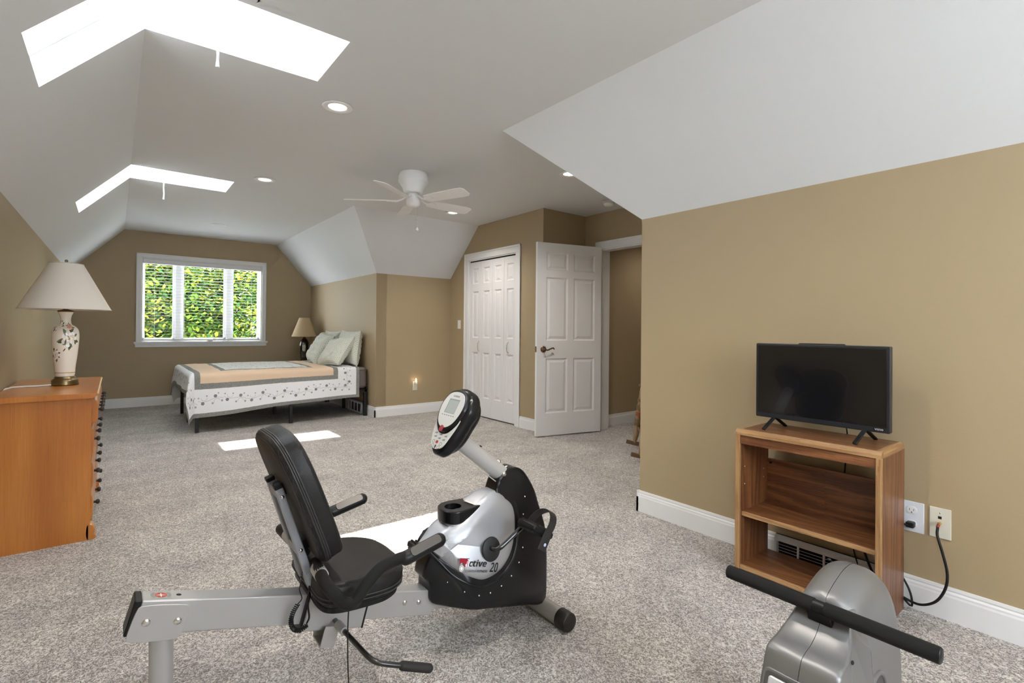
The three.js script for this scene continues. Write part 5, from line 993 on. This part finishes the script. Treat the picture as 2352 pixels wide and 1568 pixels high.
  mesh('display', extr(roundRect(0.07, 0.052, 0.003), 0.001, 0.005, 0.001, 1).applyMatrix4(pm), std(lin(0.12, 0.14, 0.12), 0.25), sc);
  // round side opening, recessed pulley
  const hx = 1.4, hy = 0.265;
  const hub = mesh('side_disc', [new THREE.TorusGeometry(0.062, 0.006, 10, 48).translate(hx, hy, zc + 0.0665)], sv, o);
  mesh('disc_face', cyl([hx, hy, zc + 0.06], [hx, hy, zc + 0.0675], 0.058, 0.058, 40), std(lin(0.06, 0.058, 0.056), 0.5), hub);
  mesh('crank_stub', cyl([hx, hy, zc + 0.0675], [hx, hy, zc + 0.1], 0.012, 0.012, 20), blackPlastic, hub);
  mesh('side_screw', [ball(1.222, 0.43, zc + 0.074, 0.0045, 1, 1, 0.6)], darkGap, o);
  mesh('housing_screw', [ball(1.432, 0.545, zc - 0.045, 0.005, 1, 0.6, 1)], darkGap, o);
  for (const x of [1.12, 1.55]) { const b = mesh('foot_bar', cyl([x, 0.026, zc - 0.2], [x, 0.026, zc + 0.2], 0.025, 0.025, 24), svd, o); for (const s of [1, -1]) mesh('foot_cap', cyl([x, 0.027, zc + s * 0.19], [x, 0.027, zc + s * 0.22], 0.027, 0.026, 24), blackPlastic, b); }
}

// ---------------------------------------------------------------- rocking chair half hidden round the corner
{
  const wk = std(lin(0.16, 0.09, 0.045), 0.6), pale = std(lin(0.3, 0.19, 0.1), 0.6), rope = std(lin(0.2, 0.13, 0.06), 0.75);
  const o = thing('rocking_chair', 'brown cane rocking chair mostly hidden behind the wall corner', 'rocking chair', [3.92, 0, -2.66], null, true);
  o.rotation.y = Math.atan2(-0.73, 0.69);                 // local +x points away from its front
  const hw = 0.25;
  for (const s of [1, -1]) {
    const rk = []; for (let i = 0; i <= 20; i++) { const x = lerp(-0.36, 0.4, i / 20), dx = x - 0.0; rk.push([x, 0.022 + 0.32 * dx * dx, s * hw]); }
    const P = []; for (let i = 0; i < 20; i++) P.push(bar(rk[i], [rk[i + 1][0] + 0.004, rk[i + 1][1] + 0.0, rk[i + 1][2]], 0.028, 0.036, V(0, 0, 1), 0.005));
    mesh('rocker', P, wk, o);
    const leg = mesh('leg', [cyl([-0.285, 0.05, s * hw], [-0.27, 0.13, s * hw], 0.014, 0.026, 16), cyl([-0.27, 0.13, s * hw], [-0.236, 0.4, s * hw], 0.026, 0.024, 16), cyl([-0.236, 0.4, s * hw], [-0.215, 0.61, s * hw], 0.024, 0.014, 16)], pale, o);
    for (const [y, n, m] of [[0.22, 8, rope], [0.31, 5, std(lin(0.32, 0.09, 0.025), 0.6)], [0.37, 6, rope], [0.45, 3, rope]]) mesh('cane_wrap', Array.from({ length: n }, (_, i) => { const yy = y + i * 0.0085, t = (yy - 0.13) / 0.27, x = lerp(-0.27, -0.236, t); return new THREE.TorusGeometry(0.0265, 0.0042, 6, 18).rotateX(Math.PI / 2).rotateZ(-0.22).translate(x, yy, s * hw); }), m, leg);
    mesh('leg', [cyl([0.16, 0.03, s * hw], [0.2, 0.4, s * hw], 0.02, 0.02, 16), cyl([0.2, 0.4, s * hw], [0.3, 1.0, s * hw * 0.94], 0.02, 0.016, 16)], pale, o);
    mesh('arm', [tube([[-0.23, 0.6, s * hw], [-0.13, 0.622, s * (hw + 0.02)], [0.05, 0.615, s * (hw + 0.02)], [0.235, 0.6, s * hw]], 0.019, 40, 12)], wk, o);
    mesh('side_stretcher', [cyl([-0.25, 0.2, s * hw], [0.17, 0.18, s * hw], 0.012, 0.012, 12), tube([[-0.21, 0.33, s * hw], [-0.12, 0.24, s * hw], [-0.05, 0.12, s * hw], [-0.03, 0.05, s * hw]], 0.013, 30, 10)], wk, o);
  }
  mesh('front_stretcher', [cyl([-0.25, 0.2, -hw], [-0.25, 0.2, hw], 0.012, 0.012, 12), tube([[-0.213, 0.33, -hw], [-0.235, 0.25, -0.1], [-0.235, 0.25, 0.1], [-0.213, 0.33, hw]], 0.012, 30, 10)], wk, o);
  mesh('seat', [rbox(-0.24, 0.22, 0.385, 0.425, -hw, hw, 0.016, 3)], rope, o);
  mesh('back_frame', [cyl([0.3, 1.0, -hw * 0.94], [0.3, 1.0, hw * 0.94], 0.018, 0.018, 14), cyl([0.22, 0.5, -hw], [0.22, 0.5, hw], 0.014, 0.014, 14)], pale, o);
  for (let i = 0; i < 7; i++) { const z = lerp(-0.19, 0.19, i / 6); mesh('back_cane', cyl([0.22, 0.5, z], [0.3, 1.0, z * 0.95], 0.008, 0.008, 8), wk, o); }
}

// ---------------------------------------------------------------- trees beyond the window
{
  const leafG = (() => { const s = new THREE.Shape(); s.moveTo(0, 0); s.quadraticCurveTo(0.045, 0.03, 0.04, 0.07); s.quadraticCurveTo(0.03, 0.11, 0, 0.15); s.quadraticCurveTo(-0.03, 0.11, -0.04, 0.07); s.quadraticCurveTo(-0.045, 0.03, 0, 0); const g = new THREE.ShapeGeometry(s, 3); const p = g.attributes.position; for (let i = 0; i < p.count; i++) p.setZ(i, -0.35 * Math.abs(p.getX(i)) - 0.8 * (p.getY(i) - 0.07) ** 2); g.computeVertexNormals(); return g; })();
  const leafM = phys(0xffffff, 0.95, { transmission: 0.45, thickness: 0, specularIntensity: 0.1, side: THREE.DoubleSide });
  const bark = std(lin(0.09, 0.065, 0.045), 0.9);
  const tones = [[0.085, 0.175, 0.02], [0.17, 0.25, 0.022], [0.03, 0.085, 0.02], [0.3, 0.31, 0.025], [0.11, 0.21, 0.05]];
  function tree(label, x, y, z, rx, ry, rz, n, tint) {
    const o = thing('tree', label, 'tree', [x, -3.5, z], 'trees beyond the window', true);
    mesh('trunk', [tube([[0, 0, 0], [0.1, 2, 0.05], [0, y + 3.5 - ry * 0.4, 0], [-0.05, y + 3.5 + ry * 0.5, 0.05]], 0.12, 40, 10)], bark, o);
    const bs = [], cen = [];
    for (let i = 0; i < 26; i++) { const a = rnd() * 6.28, e = (rnd() - 0.35) * 1.6, r = 0.35 + 0.6 * rnd(); const q = [Math.cos(a) * rx * r, y + 3.5 + e * ry * 0.8, Math.sin(a) * rz * r]; cen.push(q); bs.push(tube([[0, y + 3.5 + e * ry * 0.4 - 0.7, 0], [q[0] * 0.5, q[1] - 0.35, q[2] * 0.5], q], 0.022, 10, 5)); }
    mesh('branches', bs, bark, o);
    const im = new THREE.InstancedMesh(leafG, leafM, n), m = new THREE.Matrix4(), q = new THREE.Quaternion(), col = new THREE.Color();
    for (let i = 0; i < n; i++) {
      const c = cen[Math.floor(rnd() * cen.length)], gx = () => (rnd() + rnd() + rnd() - 1.5) * 0.62;
      const p = V(c[0] + gx() * rx * 0.75, c[1] + gx() * ry * 0.62, c[2] + gx() * rz * 0.75);
      q.setFromEuler(new THREE.Euler(-1.9 + (rnd() - 0.5) * 1.5, rnd() * 6.28, (rnd() - 0.5) * 1.2, 'YXZ'));
      const k = 0.4 + rnd() * 0.5; m.compose(p, q, V(k, k, k)); im.setMatrixAt(i, m);
      const cl = clamp(Math.floor(n3(p.x * 1.1, p.y * 1.1, p.z * 1.1 + tint) * 2.6 + 2.2 + (rnd() - 0.5) * 1.6), 0, 4), t = tones[cl], v = 0.8 + rnd() * 0.5;
      im.setColorAt(i, col.setRGB(t[0] * v, t[1] * v, t[2] * v));
    }
    im.name = 'foliage'; im.userData.kind = 'stuff'; im.castShadow = im.receiveShadow = true; o.add(im);
  }
  tree('leafy green tree filling the left part of the window view', 0.1, 1.3, -12.6, 1.6, 1.9, 1.1, 24000, 0);
  tree('leafy green tree filling the middle of the window view', 1.9, 1.2, -12.9, 1.6, 1.9, 1.1, 24000, 5);
  tree('yellow green tree filling the right part of the window view', 3.6, 1.3, -12.3, 1.5, 1.8, 1.1, 24000, 11);
  tree('taller tree standing farther out behind the nearer window trees', 1.6, 1.6, -16.5, 3.4, 3.0, 1.2, 34000, 17);
}

renderer.render(scene, camera);
